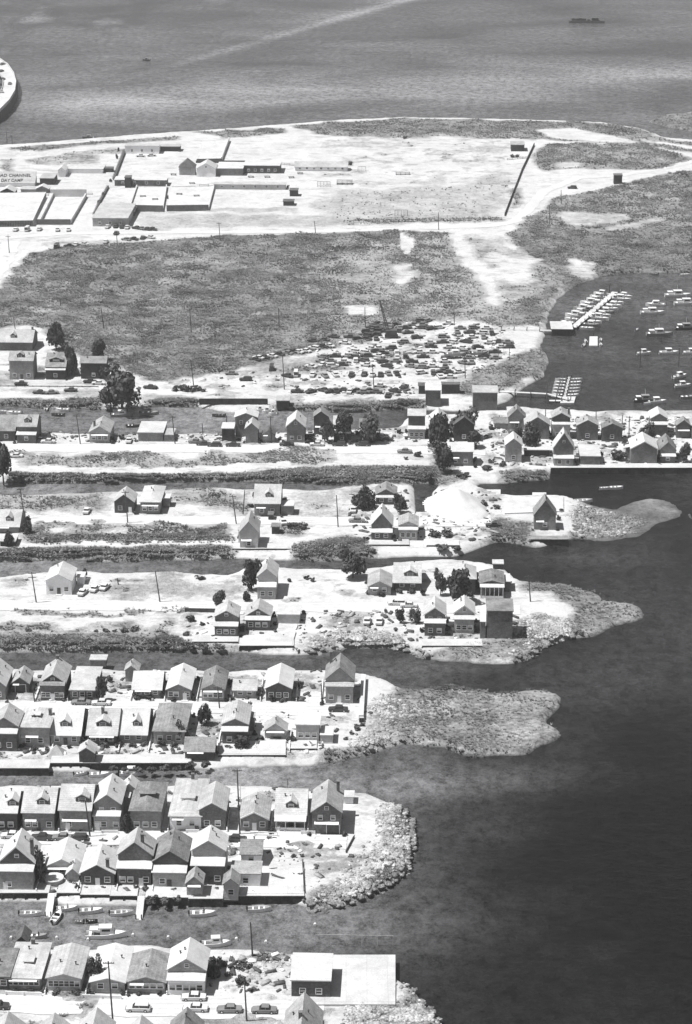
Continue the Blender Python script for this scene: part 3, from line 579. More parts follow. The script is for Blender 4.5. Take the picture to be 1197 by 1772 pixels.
# third: north side of fifth street
row('in third house row up', 'houses on the far side of the fifth street', [
 Hs(-24,30,1438,1406,1370,None,'White roofed house with dark dormer', k='s', r='W', w='d', dm=.35, wn=3),
 Hs(40,94,1438,1406,1364,None,'White roofed house with shed dormer', k='s', r='W', w='d', dm=.1, wn=4, d=0),
 Hs(104,158,1438,1402,1358,None,'White roofed grey house with entrance hood', k='s', r='W', w='m', dm=.2, dw=3, wn=2, d=1, dx=-.25),
 Hs(162,208,1438,1397,1382,1344,'Tall white roofed house with arched porch', r='W', w='m', pw='m', p=1.8, ph=.62, wn=4, d=1, dx=-.35, up=1),
 Hs(226,278,1438,1404,1394,1352,'Grey roofed house with dark gabled dormer', k='h', r='G', w='m', dm=.0, dw=3.4, wn=3),
 Hs(294,348,1436,1413,1407,1352,'Steep roofed house with white dormer', k='h', r='P', w='w', dm=.0, dw=3, dk='w', wn=2, hf=3, c=(0,.97)),
 Hs(345,390,1436,1402,1390,1353,'Dark brick house with half shaded roof', r='P', w='d', wn=2),
 Hs(416,464,1438,1416,1405,1372,'Pale roofed bungalow with arched door', r='P', w='d', t=1, wn=3, d=1),
 Hs(476,528,1438,1420,1372,None,'White roofed bungalow with centre dormer and columns', k='s', r='W', w='m', dm=0, dw=2.4, p=1.8, ph=.92, po=4, wn=2, d=0, dx=0),
 Hs(540,590,1443,1405,1388,1350,'Tall dark steep roofed house with garage', r='P', w='d', gw=1, t=0, gar=.22, wn=0, up=1, c=(.35,.8))])
# fourth: south side of fourth street
row('in fourth house row up', 'houses on the near side of the fourth street', [
 Hs(-16,30,1300,1262,1248,1222,'Pale roofed dark house', r='P', w='d', p=2, ph=.8),
 Hs(33,86,1292,1259,1252,1224,'Pale hipped house with small dormer', k='h', r='P', w='m', wn=2, dm=0, dw=2, c=(.42,.6)),
 Hs(88,139,1290,1272,1226,None,'White roofed house with dark dormer', k='s', r='W', w='d', dm=-.05, wn=3, d=0),
 Hs(151,202,1289,1272,1226,None,'White roofed house with wide dormer', k='s', r='W', w='d', dm=0, dw=3.2, wn=3, c=(-.05,.4)),
 Hs(206,254,1286,1271,1226,None,'Plain white roofed house', k='s', r='W', w='m', dm=.1, dw=1.8, wn=2),
 Hs(266,320,1288,1266,1258,1215,'Grey mottled roof house', k='h', r='G', w='m', wn=3),
 Hs(384,428,1290,1259,1250,1216,'House with half grey roof and porch', r='P', w='d', p=2, ph=.78, wn=2),
 Hs(458,495,1277,1264,1252,1240,'Low grey gabled outbuilding', r='P', w='m', wn=0),
 Hs(512,552,1283,1255,None,1234,'Flat roofed house with window band', k='f', r='W', w='m', wn=3, ax=(1,3.4,2.2,-1,5,'W'))])
# fifth: north side of fourth street
row('in fifth house row up', 'houses on the far side of the fourth street', [
 Hs(-30,10,1212,1186,1170,1140,'White roofed dark house at photo edge', r='W', w='d'),
 Hs(21,50,1199,1182,1172,1153,'Small grey garage with white framed door', n='garage', cat='garage', r='P', w='d', gar=.01, wn=0),
 Hs(70,112,1213,1185,1171,1141,'Dark bungalow with glazed porch and chimney', r='P', w='d', p=1.5, ph=.95, pr='G', wn=5, d=1, gw=1, c=(-.02,.95)),
 Hs(121,164,1212,1195,None,1154,'White low roofed bungalow', k='f', r='W', w='d', wn=3),
 Hs(230,279,1208,1193,1162,None,'White roofed bungalow among shrubs', k='s', r='W', w='d', wn=3),
 Hs(289,330,1212,1193,1184,1148,'White gabled bungalow with entrance hood', r='W', w='d', wn=4, d=1, dx=.25),
 Hs(349,388,1213,1193,1184,1152,'Grey roofed bungalow with pale porch', r='G', w='m', wn=4),
 Hs(404,443,1208,1194,1176,None,'Low pale roofed cottage', k='s', r='P', w='d', wn=2),
 Hs(460,504,1213,1191,1181,1148,'White gabled bungalow', r='W', w='d', wn=3),
 Hs(563,611,1217,1180,1160,1134,'Tall grey steep roofed house beside the point', r='G', w='d', pw='m', p=1.6, ph=.78, pr='P', wn=3, d=1, dx=0, c=(-.35,.9))])
# sixth: south of third street
row('in sixth house row up', 'houses on the near side of the third street', [
 Hs(371,411,1103,1072,1062,1043,'Dark house with white porch roof', r='P', w='d', p=2, ph=.62, wn=3, gw=1),
 Hs(425,467,1091,1070,1058,1040,'Dark bungalow with three white windows', r='P', w='d', p=2, ph=.85, wn=3, gw=1),
 Hs(480,518,1079,1064,None,1047,'Flat white roofed grey cottage', k='f', r='W', w='m', wn=0),
 Hs(734,770,1101,1068,1056,1036,'Dark double gabled house with white windows', r='P', w='d', p=2.2, ph=.68, wn=2, up=1, t=1),
 Hs(786,820,1096,1064,1052,1034,'White gabled house with triple window', r='W', w='m', p=2, ph=.75, wn=3, gw=1, t=1),
 Hs(842,886,1106,1058,None,1037,'Tall flat roofed dark house', k='f', r='G', w='d', wn=0, ax=(-1,1.8,5,0,9,'W'))])
row('in seventh house row up', 'houses on the far side of the third street', [
 Hs(80,124,1029,1005,994,972,'White gabled cottage with two windows', r='W', w='w', wn=3, d=0, ax=(1,2.4,2.2,8,4,'W')),
 Hs(445,477,1037,1003,990,968,'White house with small porch beside tree', r='W', w='m', p=2.5, ph=.62, wn=2),
 Hs(637,676,1030,1015,1006,985,'Pale gabled cottage', r='P', w='m', wn=2),
 Hs(682,727,1022,1008,974,None,'White roofed cottage with dark dormer', k='s', r='W', w='d', dm=.1, dw=3.4, wn=2),
 Hs(785,822,1030,1002,990,975,'White hipped house behind big tree', k='h', r='W', w='d', wn=0),
 Hs(831,871,1036,1013,1008,987,'Grey gabled house with columned front', r='G', w='d', p=1.6, ph=.85, po=6, wn=0, ax=(1,2,3,4,6,'W'))])
row('in eighth house row up', 'houses along the second street', [
 Hs(-14,33,922,911,882,None,'White roofed house with small dormer', k='s', r='W', w='d', dm=.1, dw=1.8, wn=0),
 Hs(198,232,888,868,856,842,'White gabled bungalow with band and door', r='W', w='d', wn=2, d=1, dx=.3),
 Hs(243,277,889,869,864,839,'White hipped bungalow with windows', k='h', r='W', w='d', wn=3, ax=(1,2.4,3,6,4,'W')),
 Hs(440,484,893,871,838,None,'White roofed house with dormer and lean-to', k='s', r='W', w='d', dm=.05, dw=2, wn=2, ax=(1,4.2,3,1,5,'W')),
 Hs(415,446,950,920,903,884,'Grey steep gabled house', r='P', w='m', wn=1),
 Hs(650,685,873,858,849,835,'Grey gabled cottage behind shrubs', r='G', w='d', p=1.2, wn=2),
 Hs(642,678,936,912,892,874,'White steep gabled house with pale band', r='W', w='d', p=2, ph=.6, wn=2),
 Hs(690,722,935,912,906,890,'White and grey gabled cottage', r='P', w='m', p=1.5, wn=3),
 Hs(924,961,917,890,866,855,'Lone grey gabled house over the water', r='G', w='d', wn=1)])
row('along the first street', 'houses between the first street and the top canal', [
 Hs(-26,26,763,745,718,None,'Grey roofed dark house', k='s', r='G', w='d', wn=2),
 Hs(29,62,767,741,721,None,'Pale roofed house with dark dormer', k='s', r='P', w='d', dm=0, dw=2, p=2, ph=.55, wn=1),
 Hs(155,190,766,748,738,720,'Dark gabled cottage with half bright roof', r='P', w='d', wn=3, c=(-.3,.3)),
 Hs(239,282,764,749,None,730,'White shed roofed cottage', k='f', r='W', w='d', wn=0, ax=(1,3.6,2.4,0,7,'P')),
 Hs(384,404,764,742,None,732,'Low carport with white roof', k='f', r='W', w='k', wn=0, n='carport', cat='carport'),
 Hs(407,445,756,722,715,706,'Large white roofed house with side window', r='W', w='d', wn=0, up=1),
 Hs(425,446,767,741,732,722,'Small white gabled annex house', r='W', w='d', wn=0),
 Hs(454,475,766,752,745,738,'Small dark gabled garage', n='garage', cat='garage', r='D', w='m', wn=0),
 Hs(496,527,766,737,724,710,'White double gabled house', r='W', w='d', wn=2, t=1, gw=1),
 Hs(543,568,752,721,712,704,'Grey roofed house partly behind trees', r='G', w='d', wn=1),
 Hs(577,606,766,738,723,None,'Dark house with white porch hood', k='s', r='W', w='k', p=2, ph=.6, wn=1),
 Hs(622,650,766,743,728,None,'Dark overgrown house with pale porch', k='s', r='G', w='k', p=2, ph=.9, wn=2),
 Hs(706,735,760,722,711,None,'Tall house with white strip roof and grey base', k='s', r='W', w='d', p=2, ph=.45, pw='m', wn=3),
 Hs(743,773,758,727,715,706,'White gabled house behind climbing greenery', r='W', w='m', wn=2),
 Hs(785,820,764,735,722,712,'Dark house in trees', r='D', w='k', wn=1)])
row('in right-hand inlet cluster', 'houses crowded beside the inlet', [
 Hs(775,818,806,781,766,None,'White roofed dark cottage', k='s', r='W', w='d', wn=2),
 Hs(855,880,742,732,722,None,'Low grey roofed shed house', k='s', r='G', w='d', wn=0),
 Hs(879,908,744,722,708,700,'Grey gabled house', r='G', w='d', wn=1),
 Hs(874,902,800,770,759,747,'White gabled house beside yard', r='W', w='d', wn=1),
 Hs(908,950,760,735,722,712,'Dark gabled house with pale rear roof', r='P', w='d', wn=1),
 Hs(955,986,760,724,716,706,'Grey double gabled house with chimney', r='P', w='d', pw='m', p=1.5, ph=.7, t=1, wn=2, c=(.42,.3)),
 Hs(907,950,790,779,None,769,'Long white roofed carport', k='f', r='W', w='k', wn=0, n='carport', cat='carport'),
 Hs(958,992,808,776,752,742,'White trimmed A-frame house', r='W', w='d', pw='m', p=2, ph=.45, t=1, gw=1, wn=2),
 Hs(998,1034,762,736,727,718,'Dark gabled house with pale slope', r='P', w='d', wn=1),
 Hs(1004,1038,806,790,None,770,'Low white roofed cottage with shaded terrace', k='f', r='W', w='d', wn=0),
 Hs(1041,1076,764,741,733,726,'Dark low gabled house', r='G', w='d', wn=1),
 Hs(1091,1136,803,776,764,748,'Large dark fronted house with white roof', r='W', w='d', wn=0, t=1),
 Hs(1126,1154,756,727,719,706,'Tall white gambrel house', r='W', w='d', p=2, ph=.72, wn=0),
 Hs(1142,1168,802,780,768,752,'Grey shingled gabled house', r='G', w='m', pw='d', p=1.5, ph=.55, wn=1),
 Hs(1170,1194,758,736,727,722,'Grey gabled cottage', r='G', w='d', wn=0),
 Hs(1196,1225,760,736,726,716,'Grey gabled house at photo edge', r='P', w='d', wn=0)])
row('in cluster left of meadow', 'houses beside the top canal road', [
 Hs(-6,56,607,592,570,None,'Broad pale roofed house with dark dormer', k='s', r='P', w='d', dm=-.05, dw=2, c=(.45,.5), wn=0),
 Hs(17,58,657,624,608,None,'Pale walled house with gabled entrance', k='s', r='P', w='m', dm=-.05, dw=2.4, wn=3, d=0),
 Hs(79,113,657,636,612,None,'Dark roofed house with pale dormer', k='s', r='G', w='k', dm=0, dw=5, dk='k', p=1, wn=1),
 Hs(140,184,656,628,617,None,'Grey roofed dark house between trees', k='s', r='G', w='k', wn=1),
 Hs(188,215,690,657,648,636,'White gabled roof rising out of a tree', r='W', w='d', wn=1)])
# sheds and small buildings
def sheds(items):
    for o in items: o['label'] = o['t_']; o.setdefault('n', 'shed'); o.setdefault('cat', 'shed'); house(o)
sheds([
 Hs(137,163,1323,1302,1294,1285,'White gabled boat shed on the seawall beside the fifth canal', n='boat_shed', r='W', w='d', wn=0),
 Hs(320,370,1315,1300,1276,None,'Grey roofed low shed overgrown at seawall below the mottled roof house', k='s', r='G', w='d', wn=0),
 Hs(156,183,1152,1147,None,1139,'White roofed hut on stilts behind white low bungalow', k='f', r='W', w='d', wn=0),
 Hs(217,239,1180,1160,1152,1146,'Small pale hut left of white roofed bungalow among shrubs', r='P', w='m', wn=0),
 Hs(116,137,1528,1512,1503,1496,'Tiny white gabled shed beside the round pool', r='W', w='m', wn=0),
 Hs(323,350,1552,1528,1517,1508,'Grey gabled shed on the seawall with white house behind', r='P', w='m', wn=0),
 Hs(387,412,1556,1530,1521,1512,'Grey gabled shed at the seawall beside two-level house', r='G', w='m', wn=1),
 Hs(400,450,1536,1513,None,1492,'Two-level white house with pale lower roof near empty lot', n='house', cat='house', k='f', r='P', w='w', wn=1),
 Hs(417,452,1497,1478,1454,None,'Grey roofed upper block at back of two-level white house', n='house', cat='house', k='s', r='G', w='w', wn=1),
 Hs(594,611,1391,1380,None,1370,'Small white hut right of the tall steep roofed house', k='f', r='W', w='w', wn=0),
 Hs(213,237,1400,1366,1356,1348,'Small white gabled hut between tall house and grey roof', r='W', w='m', wn=1),
 Hs(29,47,1640,1630,1622,1616,'Dark little gabled boat hut on the canal edge', r='D', w='k', wn=0),
 Hs(504,571,1728,1698,None,1652,'Flat white roofed building with two bright windows on the slab', n='flat_roofed_building', cat='building', k='f', r='W', w='d', wn=2, d=None),
 Hs(853,870,985,978,None,974,'Small dark shed on posts behind the columned house', k='f', r='P', w='k', wn=0),
 Hs(0,26,946,938,None,926,'White roofed shed at left edge below small dormer house', k='f', r='W', w='k', wn=0),
 Hs(470,483,925,912,None,906,'Dark box trailer parked beside steep gabled house', n='box_trailer', cat='trailer', k='f', r='G', w='k', wn=0),
 Hs(736,762,702,676,None,664,'Tall dark boathouse with white roof by the scrapyard', n='boathouse', cat='boathouse', k='f', r='W', w='d', wn=0),
 Hs(818,860,710,680,None,668,'Dark warehouse at the foot of the long gangway', n='warehouse', cat='warehouse', k='f', r='P', w='d', wn=0),
 Hs(724,735,682,668,None,663,'Low dark shed left of the tall boathouse', k='f', r='D', w='k', wn=0),
 Hs(764,795,682,666,None,662,'Low dark shed right of the tall boathouse', k='f', r='D', w='k', wn=0),
 Hs(178,200,696,692,None,686,'White roofed landing hut under the big canal tree', k='f', r='W', w='k', wn=0),
 Hs(478,500,705,694,None,686,'Dark boat hut with white roof right of the bulkhead', k='f', r='P', w='k', wn=0),
 Hs(464,472,900,893,None,890,'Small dark privy beside the trailer', k='f', r='D', w='k', wn=0)])
# day camp buildings
sheds([
 Hs(216,275,266,253,None,249,'Long white camp hall with three windows near the shore', n='camp_hall', cat='hall', k='f', r='W', w='w', wn=3),
 Hs(277,311,262,254,None,250,'Dark low shed right of the long white camp hall', k='f', r='P', w='k', wn=0),
 Hs(69,93,320,309,None,300,'Dark cube shed right of the painted sign roof', k='f', r='P', w='k', wn=0),
 Hs(112,178,300,293,None,285,'Low white camp cabin with long flat roof', n='cabin', cat='cabin', k='f', r='W', w='w', wn=0),
 Hs(100,113,306,295,290,284,'Tiny gabled white cabin end beside low cabin', n='cabin', cat='cabin', r='W', w='w', wn=0),
 Hs(36,62,334,328,None,323,'Low pale cabana right of the camp kiosk', n='cabana', cat='cabana', k='f', r='W', w='m', wn=0),
 Hs(62,84,334,327,322,318,'Small gabled cabana by the walled pool corner', n='cabana', cat='cabana', r='W', w='d', wn=0),
 Hs(216,226,325,308,None,304,'Dark chimney block at left end of long camp building', n='chimney_block', cat='tower', k='f', r='D', w='k', wn=0),
 Hs(206,232,374,366,None,358,'White roofed porch at right of the camp entrance', k='f', r='W', w='k', wn=0),
 Hs(180,195,298,292,None,289,'Small dark hut between camp cabin and path', k='f', r='D', w='k', wn=0),
 Hs(0,25,340,332,326,320,'Camp kiosk with dark gabled opening below the sign', n='kiosk', cat='kiosk', r='W', w='k', wn=0),
 Hs(198,288,322,312,None,306,'Long dark fronted camp building with flat roof', n='camp_building', cat='building', k='f', r='W', w='d', wn=4),
 Hs(160,221,392,378,None,352,'Camp entrance building with dark front facing parked cars', n='camp_building', cat='building', k='f', r='W', w='d', wn=3),
 Hs(370,494,328,320,None,316,'Long grey changing block above the marsh field', n='changing_block', cat='building', k='f', r='P', w='m', wn=6),
 Hs(340,373,306,292,283,276,'White gabled camp house with dark gable window', n='camp_house', cat='house', r='W', w='w', gw=1, wn=0),
 Hs(375,420,304,292,None,281,'White roofed wing right of the gabled camp house', n='camp_wing', cat='building', k='f', r='W', w='d', wn=0),
 Hs(422,484,300,287,None,278,'White roofed canteen with busy shaded front', n='canteen', cat='building', k='f', r='W', w='d', wn=5),
 Hs(310,337,303,290,277,275,'Small dark turreted hut left of gabled camp house', k='h', r='D', w='d', hf=1.5, wn=0),
 Hs(510,601,296,289,280,None,'Long camp bunkhouse with grey pitched roof', n='bunkhouse', cat='bunkhouse', k='s', r='P', w='w', wn=7),
 Hs(501,515,340,330,None,326,'Small dark shed right of the changing block', k='f', r='D', w='k', wn=0),
 Hs(490,508,356,349,None,345,'Low dark shed at the field corner', k='f', r='D', w='k', wn=0),
 Hs(884,907,262,251,None,245,'Dark cube hut at top of the diagonal fence', k='f', r='P', w='k', wn=0),
 Hs(1062,1076,319,304,None,301,'Dark square shed beside the sandy fork in the road', k='f', r='D', w='k', wn=0)])
# ------------------------------------------------------------------ seawalls, terraces, docks (box between two photo points along the front, going back dm metres)
def slab(name, cat, label, x0, x1, y, zt, zb, dm, top=None, face=None, group=None, posts=0):
    a, b = P(x0, y, zt), P(x1, y, zt); d = b-a; L = d.length; rz = math.atan2(d.y, d.x)
    r = empty(name, (a.x, a.y, 0), label, cat, group, rz)
    MB().box(0, L, .25, dm, zt-.5, zt).build('deck', top or CONC, r)
    mb = MB().box(0, L, -.02, .25, zb, zt+.06)
    k = max(2, int(L/2.4))
    for i in range(k+1): mb.box(i*L/k-.12, i*L/k+.12, -.2, -.025, zb, zt-.25)
    mb.build('face', face or CONCD, r)
    mb = MB().box(0-.05, L+.05, -.08, .4, zt+.062, zt+.2); mb.build('cap', top or CONC, r)
    return r
SW = 'bulkheads holding the yards above the canals'
for a in [
 (-120,84,1546,'left of the first ramp below the nearest canal yards'),(98,138,1546,'right of the first ramp below the round pool'),(139,190,1549,'below the dark fronted house with white roof'),(190,237,1551,'left of the second ramp with boat moored'),(251,326,1554,'right of the second ramp overgrown by weeds'),(326,385,1556,'below the grey gabled seawall shed'),(413,526,1551,'below the empty lot beside the rubble point')]:
    slab('bulkhead', 'bulkhead', 'dark timber bulkhead with pale cap, '+a[3], a[0], a[1], a[2], 1.9, -1, 6, group=SW)
for a in [(-120,84,1330,'left of camp tent above fifth canal'),(86,330,1321,'long stretch under the boat shed on fifth canal'),(378,494,1307,'edging the white yard on the fifth canal'),(498,548,1296,'curved end beside flat roofed house'),
 (414,508,1118,'below white terrace on the fourth canal'),(332,412,1111,'weedy stretch left of the white terrace'),(730,835,1118,'below double gabled houses near the rubble point'),
 (918,984,934,'carrying the deck of the lone grey house over the water'),(632,708,943,'below the white steep gabled house'),(738,795,944,'overgrown stretch right of the steep gabled houses'),(402,507,950,'below the grey steep gabled house'),(953,1300,810,'long dark stretch below the right-hand cluster')]:
    slab('bulkhead', 'bulkhead', 'dark timber bulkhead, '+a[3], a[0], a[1], a[2], 1.9, -1, 3.5 if a[2] == 934 else 5, top=ROOF['G'] if a[2] == 934 else None, face=None, group=SW)
def flatslab(name, cat, label, pts, zt, zb=None, m=None, kind=None):
    w = [P(x, y, zt) for x, y in pts]; c = sum(w, Vector())/len(w)
    mb = MB().prism([(p.x-c.x, p.y-c.y) for p in w], zt if zb is None else zb, zt+.001 if zb is None else zt, 'z')
    o = mb.build(name, m or CONC, None, (c.x, c.y, 0)); return tag(o, label, cat, None, kind)
WS = mat('white_concrete', .56, amp=.16, scale=.5)
def jointed(name, a, sz):
    m = mat(name, a, amp=.16, scale=.4); t = m.node_tree; b = t.nodes['Principled BSDF']; g = t.nodes.new('ShaderNodeNewGeometry'); k = t.nodes.new('ShaderNodeTexBrick'); k.offset = 0; k.inputs['Scale'].default_value = 1; k.inputs['Brick Width'].default_value = sz; k.inputs['Row Height'].default_value = sz
    k.inputs['Mortar Size'].default_value = .07; k.inputs['Color1'].default_value = (1,1,1,1); k.inputs['Color2'].default_value = (.88,.88,.88,1); k.inputs['Mortar'].default_value = (.8,.8,.8,1); t.links.new(g.outputs['Position'], k.inputs['Vector'])
    x = t.nodes.new('ShaderNodeMix'); x.data_type = 'RGBA'; x.blend_type = 'MULTIPLY'; x.inputs[0].default_value = 1; s_ = b.inputs['Base Color'].links[0].from_socket; t.links.new(s_, x.inputs[6]); t.links.new(k.outputs[0], x.inputs[7]); t.links.new(x.outputs[2], b.inputs['Base Color']); return m
APR = jointed('jointed_concrete', .58, 4.2)
flatslab('concrete_apron', 'apron', 'big white concrete apron behind a seawall beside the flat roofed building', [(504,1738),(684,1738),(684,1652),(504,1652)], 1.95, -2, APR)
flatslab('concrete_slab', 'slab', 'white concrete slab behind tall grey house over the water', [(873,888),(975,884),(975,858),(873,862)], 1.9, -1, WS)
flatslab('yard_paving', 'paving', 'white paved yard behind the bulkhead under low grey outbuilding', [(380,1304),(494,1304),(494,1280),(384,1284)], 1.98, .5, WS)
flatslab('yard_paving', 'paving', 'white paved terrace in front of two dark bungalows with porches', [(416,1116),(505,1116),(512,1092),(420,1100)], 1.98, .5, WS)
flatslab('yard_paving', 'paving', 'pale paved lot ending the fifth street beside the rubble', [(415,1546),(524,1546),(526,1500),(455,1500)], 1.98, .5, APR)
flatslab('landing_stage', 'dock', 'small white landing stage left of the concrete slab', [(834,855),(866,855),(866,847),(836,847)], 1.5, -.5, WS)
flatslab('landing_stage', 'dock', 'narrow white landing stage beyond the concrete slab', [(921,857),(945,857),(945,852),(921,852)], 1.5, -.5, WS)
pr = empty('apron_railing', P(570, 1640, .2), 'thin post and rail dock line standing in water behind the white apron', 'railing')
mb = MB(); a, b = P(545,1652,0)-P(570,1640,.2), P(680,1652,0)-P(570,1640,.2)
for i in range(6): p = a.lerp(b, i/5); MB().tube((p.x,p.y+4,-1),(p.x,p.y+4,2.3),.05).build('post', DECK, pr)
MB().tube((a.x,a.y+4,2.2),(b.x,b.y+4,2.2),.04).build('rail', DECK, pr)
def sand_pile():
    n = 46; xs = np.linspace(-12, 12, n); ys = np.linspace(-15, 20, 66); X, Y = np.meshgrid(xs, ys); c = P(792, 880)
    wob = (fbm(X+c.x, Y+c.y, 7, 61, 4)-.5); r = np.hypot((X+.12*Y)/9.5, (Y-2)/15)+wob*.35
    z = np.clip(1-r, 0, 1)**.75*5.2*(1+wob*.9)-.15; ks = z > -.14
    idx = np.arange(z.size).reshape(z.shape); f = np.stack([idx[:-1,:-1].ravel(), idx[:-1,1:].ravel(), idx[1:,1:].ravel(), idx[1:,:-1].ravel()], 1); kk = ks.ravel()[f].any(1); f = f[kk]; u, inv = np.unique(f, return_inverse=True)
    v = np.stack([X.ravel(), Y.ravel(), z.ravel()], 1)[u]; o = link(bpy.data.objects.new('sand_pile', npmesh('sand_pile', v, inv.reshape(f.shape), [mat('white_sand', .6, amp=.08)], True))); o.location = c
    tag(o, 'big white heap of sand between the houses near the dark boat slip', 'sand pile')
sand_pile()
# ------------------------------------------------------------------ fences and walls
def fence(label, pts, hh=1.1, m=None, name='fence', solid=False, group=None, th=.08, z=G):
    w = [P(x, y, z) for x, y in pts]; r = empty(name, w[0], label, name.replace('_', ' '), group, 0); mb = MB(); pp = []
    for a, b in zip(w[:-1], w[1:]):
        a2, b2 = a-w[0], b-w[0]; d = (b2-a2); L = d.length; d.normalize(); n = Vector((-d.y, d.x, 0))*th
        for z0, z1 in ([(.0, hh)] if solid else [(.15, .3), (hh-.25, hh-.1)]+([(hh*.45, hh*.6)] if hh > 1.4 else [])):
            q = [a2-n, b2-n, b2+n, a2+n]; mb.add([(p.x,p.y,z0) for p in q]+[(p.x,p.y,z1) for p in q], [(0,3,2,1),(4,5,6,7),(0,1,5,4),(1,2,6,5),(2,3,7,6),(3,0,4,7)])
        k = max(1, int(L/3))
        for i in range(k+1): p = a2.lerp(b2, i/k)-n*1.9; pp.append(p)
    mb.build('panel' if solid else 'rail', m or TRIM, r); pm_ = MB().box(-.07, .07, -.07, .07, -.2, hh+.08).mesh('post', m or TRIM)
    for p in pp[:100]: q = link(bpy.data.objects.new('post', pm_)); q.parent = r; q.location = (p.x, p.y, 0)
    return r
FG = 'fences along the streets'
FL = []
for rowy0, rowy1, xs, nm in ((1545,1508,[62,133,201,263,328,393],'nearest canal'),(1303,1268,[88,150,204,256,376,500],'fifth canal'),(1722,1700,[77,148,218,288],'lowest street'),(1440,1408,[36,101,159,290,392,468,532],'fifth street'),(1214,1180,[60,116,173,225,284,340,397,450,512,556],'fourth street')):
    for i_, x_ in enumerate(xs): FL.append((f'low pale lot fence, {nth(i_)} from left among those running back from the {nm}', [(x_, rowy0), (x_+(700-x_)*(rowy0-rowy1)/(rowy0+589), rowy1)], dict(hh=.9)))
for l, p, k in [
 ('white fence in front of dormered grey bungalow on the lowest street', [(10,1722),(72,1724)], dict(solid=True, hh=.9)),
 ('long white fence in front of the white roofed bungalow with grey gable', [(143,1727),(210,1729)], dict(solid=True, hh=.8)),
 ('white fence in front of the arched porch of the tall house', [(176,1442),(204,1442)], dict(solid=True, hh=.8)),
 ('white fence in front of the steep roof house with double dormer', [(322,1441),(344,1441)], dict(solid=True, hh=.8)),
 ('white fence before the pale bungalow with arched door', [(440,1446),(480,1447)], {}),
 ('white fence between columned bungalow and tall steep roofed house', [(521,1444),(545,1444)], dict(solid=True, hh=.9)),
 ('long low dark wall across the top canal from the carport', [(345,700),(463,700)], dict(m=CONCD, solid=True, hh=2.2, th=.3)),
 ('dark hedge-like fence along the left side of the camp path', [(216,262),(206,288),(197,312)], dict(m=TIMB, solid=True, hh=1.4, th=.5)),
 ('dark fence line along the lower camp path', [(187,325),(172,352),(163,372)], dict(m=TIMB, solid=True, hh=1.2, th=.4)),
 ('broken dark fence along the shore behind the long camp hall', [(35,262),(120,252),(214,246)], dict(m=TIMB, hh=1.2)),
 ('dark rail fence edging the walled pool on the far side', [(62,339),(160,337)], dict(m=TIMB, hh=1)),
 ('dark fence between field and marsh strip by the shore road', [(600,386),(700,384),(868,381)], dict(m=TIMB, hh=1.3)),
 ('leaning timber rail near the rubble at the end of the fifth street', [(598,1476),(612,1450)], dict(m=TIMB, hh=.7)),
 ('dark fence along the yard left of dark house with white porch', [(320,1059),(372,1060)], dict(m=TIMB, solid=True, hh=1.2)),
 ('long dark diagonal fence running up the right side of the playing field', [(873,374),(888,335),(903,296),(924,252)], dict(m=TIMB, solid=True, hh=1.5, th=.1)),
 ('light fence with dark posts under the cube hut', [(877,277),(913,274)], dict(m=TIMB)),
 ('low dark curb rail along the road below the left cluster', [(0,669),(170,670)], dict(m=TIMB, hh=.5)),
 ('pale fence line across the right part of the playing field', [(830,319),(895,318)], dict(hh=1)),
 ('pale backstop fence behind the low shoreline hut', [(345,323),(361,323)], dict(m=TIMB, hh=1.3)),
 ('thin dark fence behind the long front of the camp house', [(339,282),(486,282)], dict(m=TIMB, solid=True, hh=1.3, th=.15)),
 ('low white fence right of the bunkhouse gable', [(484,284),(510,287)], dict(m=TIMB, hh=1)),
 ('timber fence along the water side of the empty lot', [(526,1546),(523,1492)], dict(m=TIMB, hh=.8))]:
    fence(l, p, group=FG, **k)
for l, p, k in FL: fence(l, p, group='lot fences', **k)
jt = slab('jetty_wall', 'jetty', 'white topped jetty wall running back from the tall steep roofed house on the fourth street', 622, 629, 1243, 2.6, -.2, 1, m if False else WS)
def jetty():
    a, b = P(629, 1243, G), P(633, 1172, G); r = jt
    d = b-a
    o = MB().prism([(-1.0,0),(0.2,0),(d.x+.2,d.y),(d.x-1.0,d.y)], .1, 1.7, 'z').build('wall', WS, r); o.location = (.8, 1, G-.2)
jetty()
# ------------------------------------------------------------------ camp courts, pool enclosure, sign
def court(name, label, cat, q, hh, wt, floor=True, fm=None, fz=.22):   # q: front-left, front-right, back-right, back-left photo points
    w = [P(x, y) for x, y in q]; o0 = w[0]; r = empty(name, o0, label, cat, None, 0); w = [p-o0 for p in w]
    if floor: MB().prism([(p.x, p.y) for p in w], -.3, fz, 'z').build('floor', fm or WS, r)
    for i in range(4):
        a, b = w[i], w[(i+1) % 4]; d = (b-a).normalized(); n = Vector((-d.y, d.x, 0))*wt[i]; 
        if hh[i] <= 0: continue
        ins = d*(wt[0]+.01) if i in (1, 3) else d*0
        MB().prism([((a+ins).x,(a+ins).y),((b-ins).x,(b-ins).y),((b-ins)+n).to_tuple()[:2],((a+ins)+n).to_tuple()[:2]], -.3, hh[i], 'z').build('wall', WALL['d'] if i == 0 else WS, r)
    return r
court('pool_enclosure', 'white walled pool enclosure with shaded far wall, beside the path through the camp', 'enclosure', [(63,389),(122,389),(150,341),(87,341)], [2.6,2,4,2], [.5,.8,.6,1.6])
court('raised_deck', 'big raised white deck left of the walled pool enclosure', 'deck', [(-70,394),(57,392),(80,342),(-30,344)], [2.9,2.9,2.9,2.9], [.5]*4, fz=2.7)
court('handball_court', 'white paved court right of the pool path, dark front wall', 'court', [(222,366),(282,367),(289,324),(236,324)], [3.2,1.6,.5,1.4], [.5]*4)
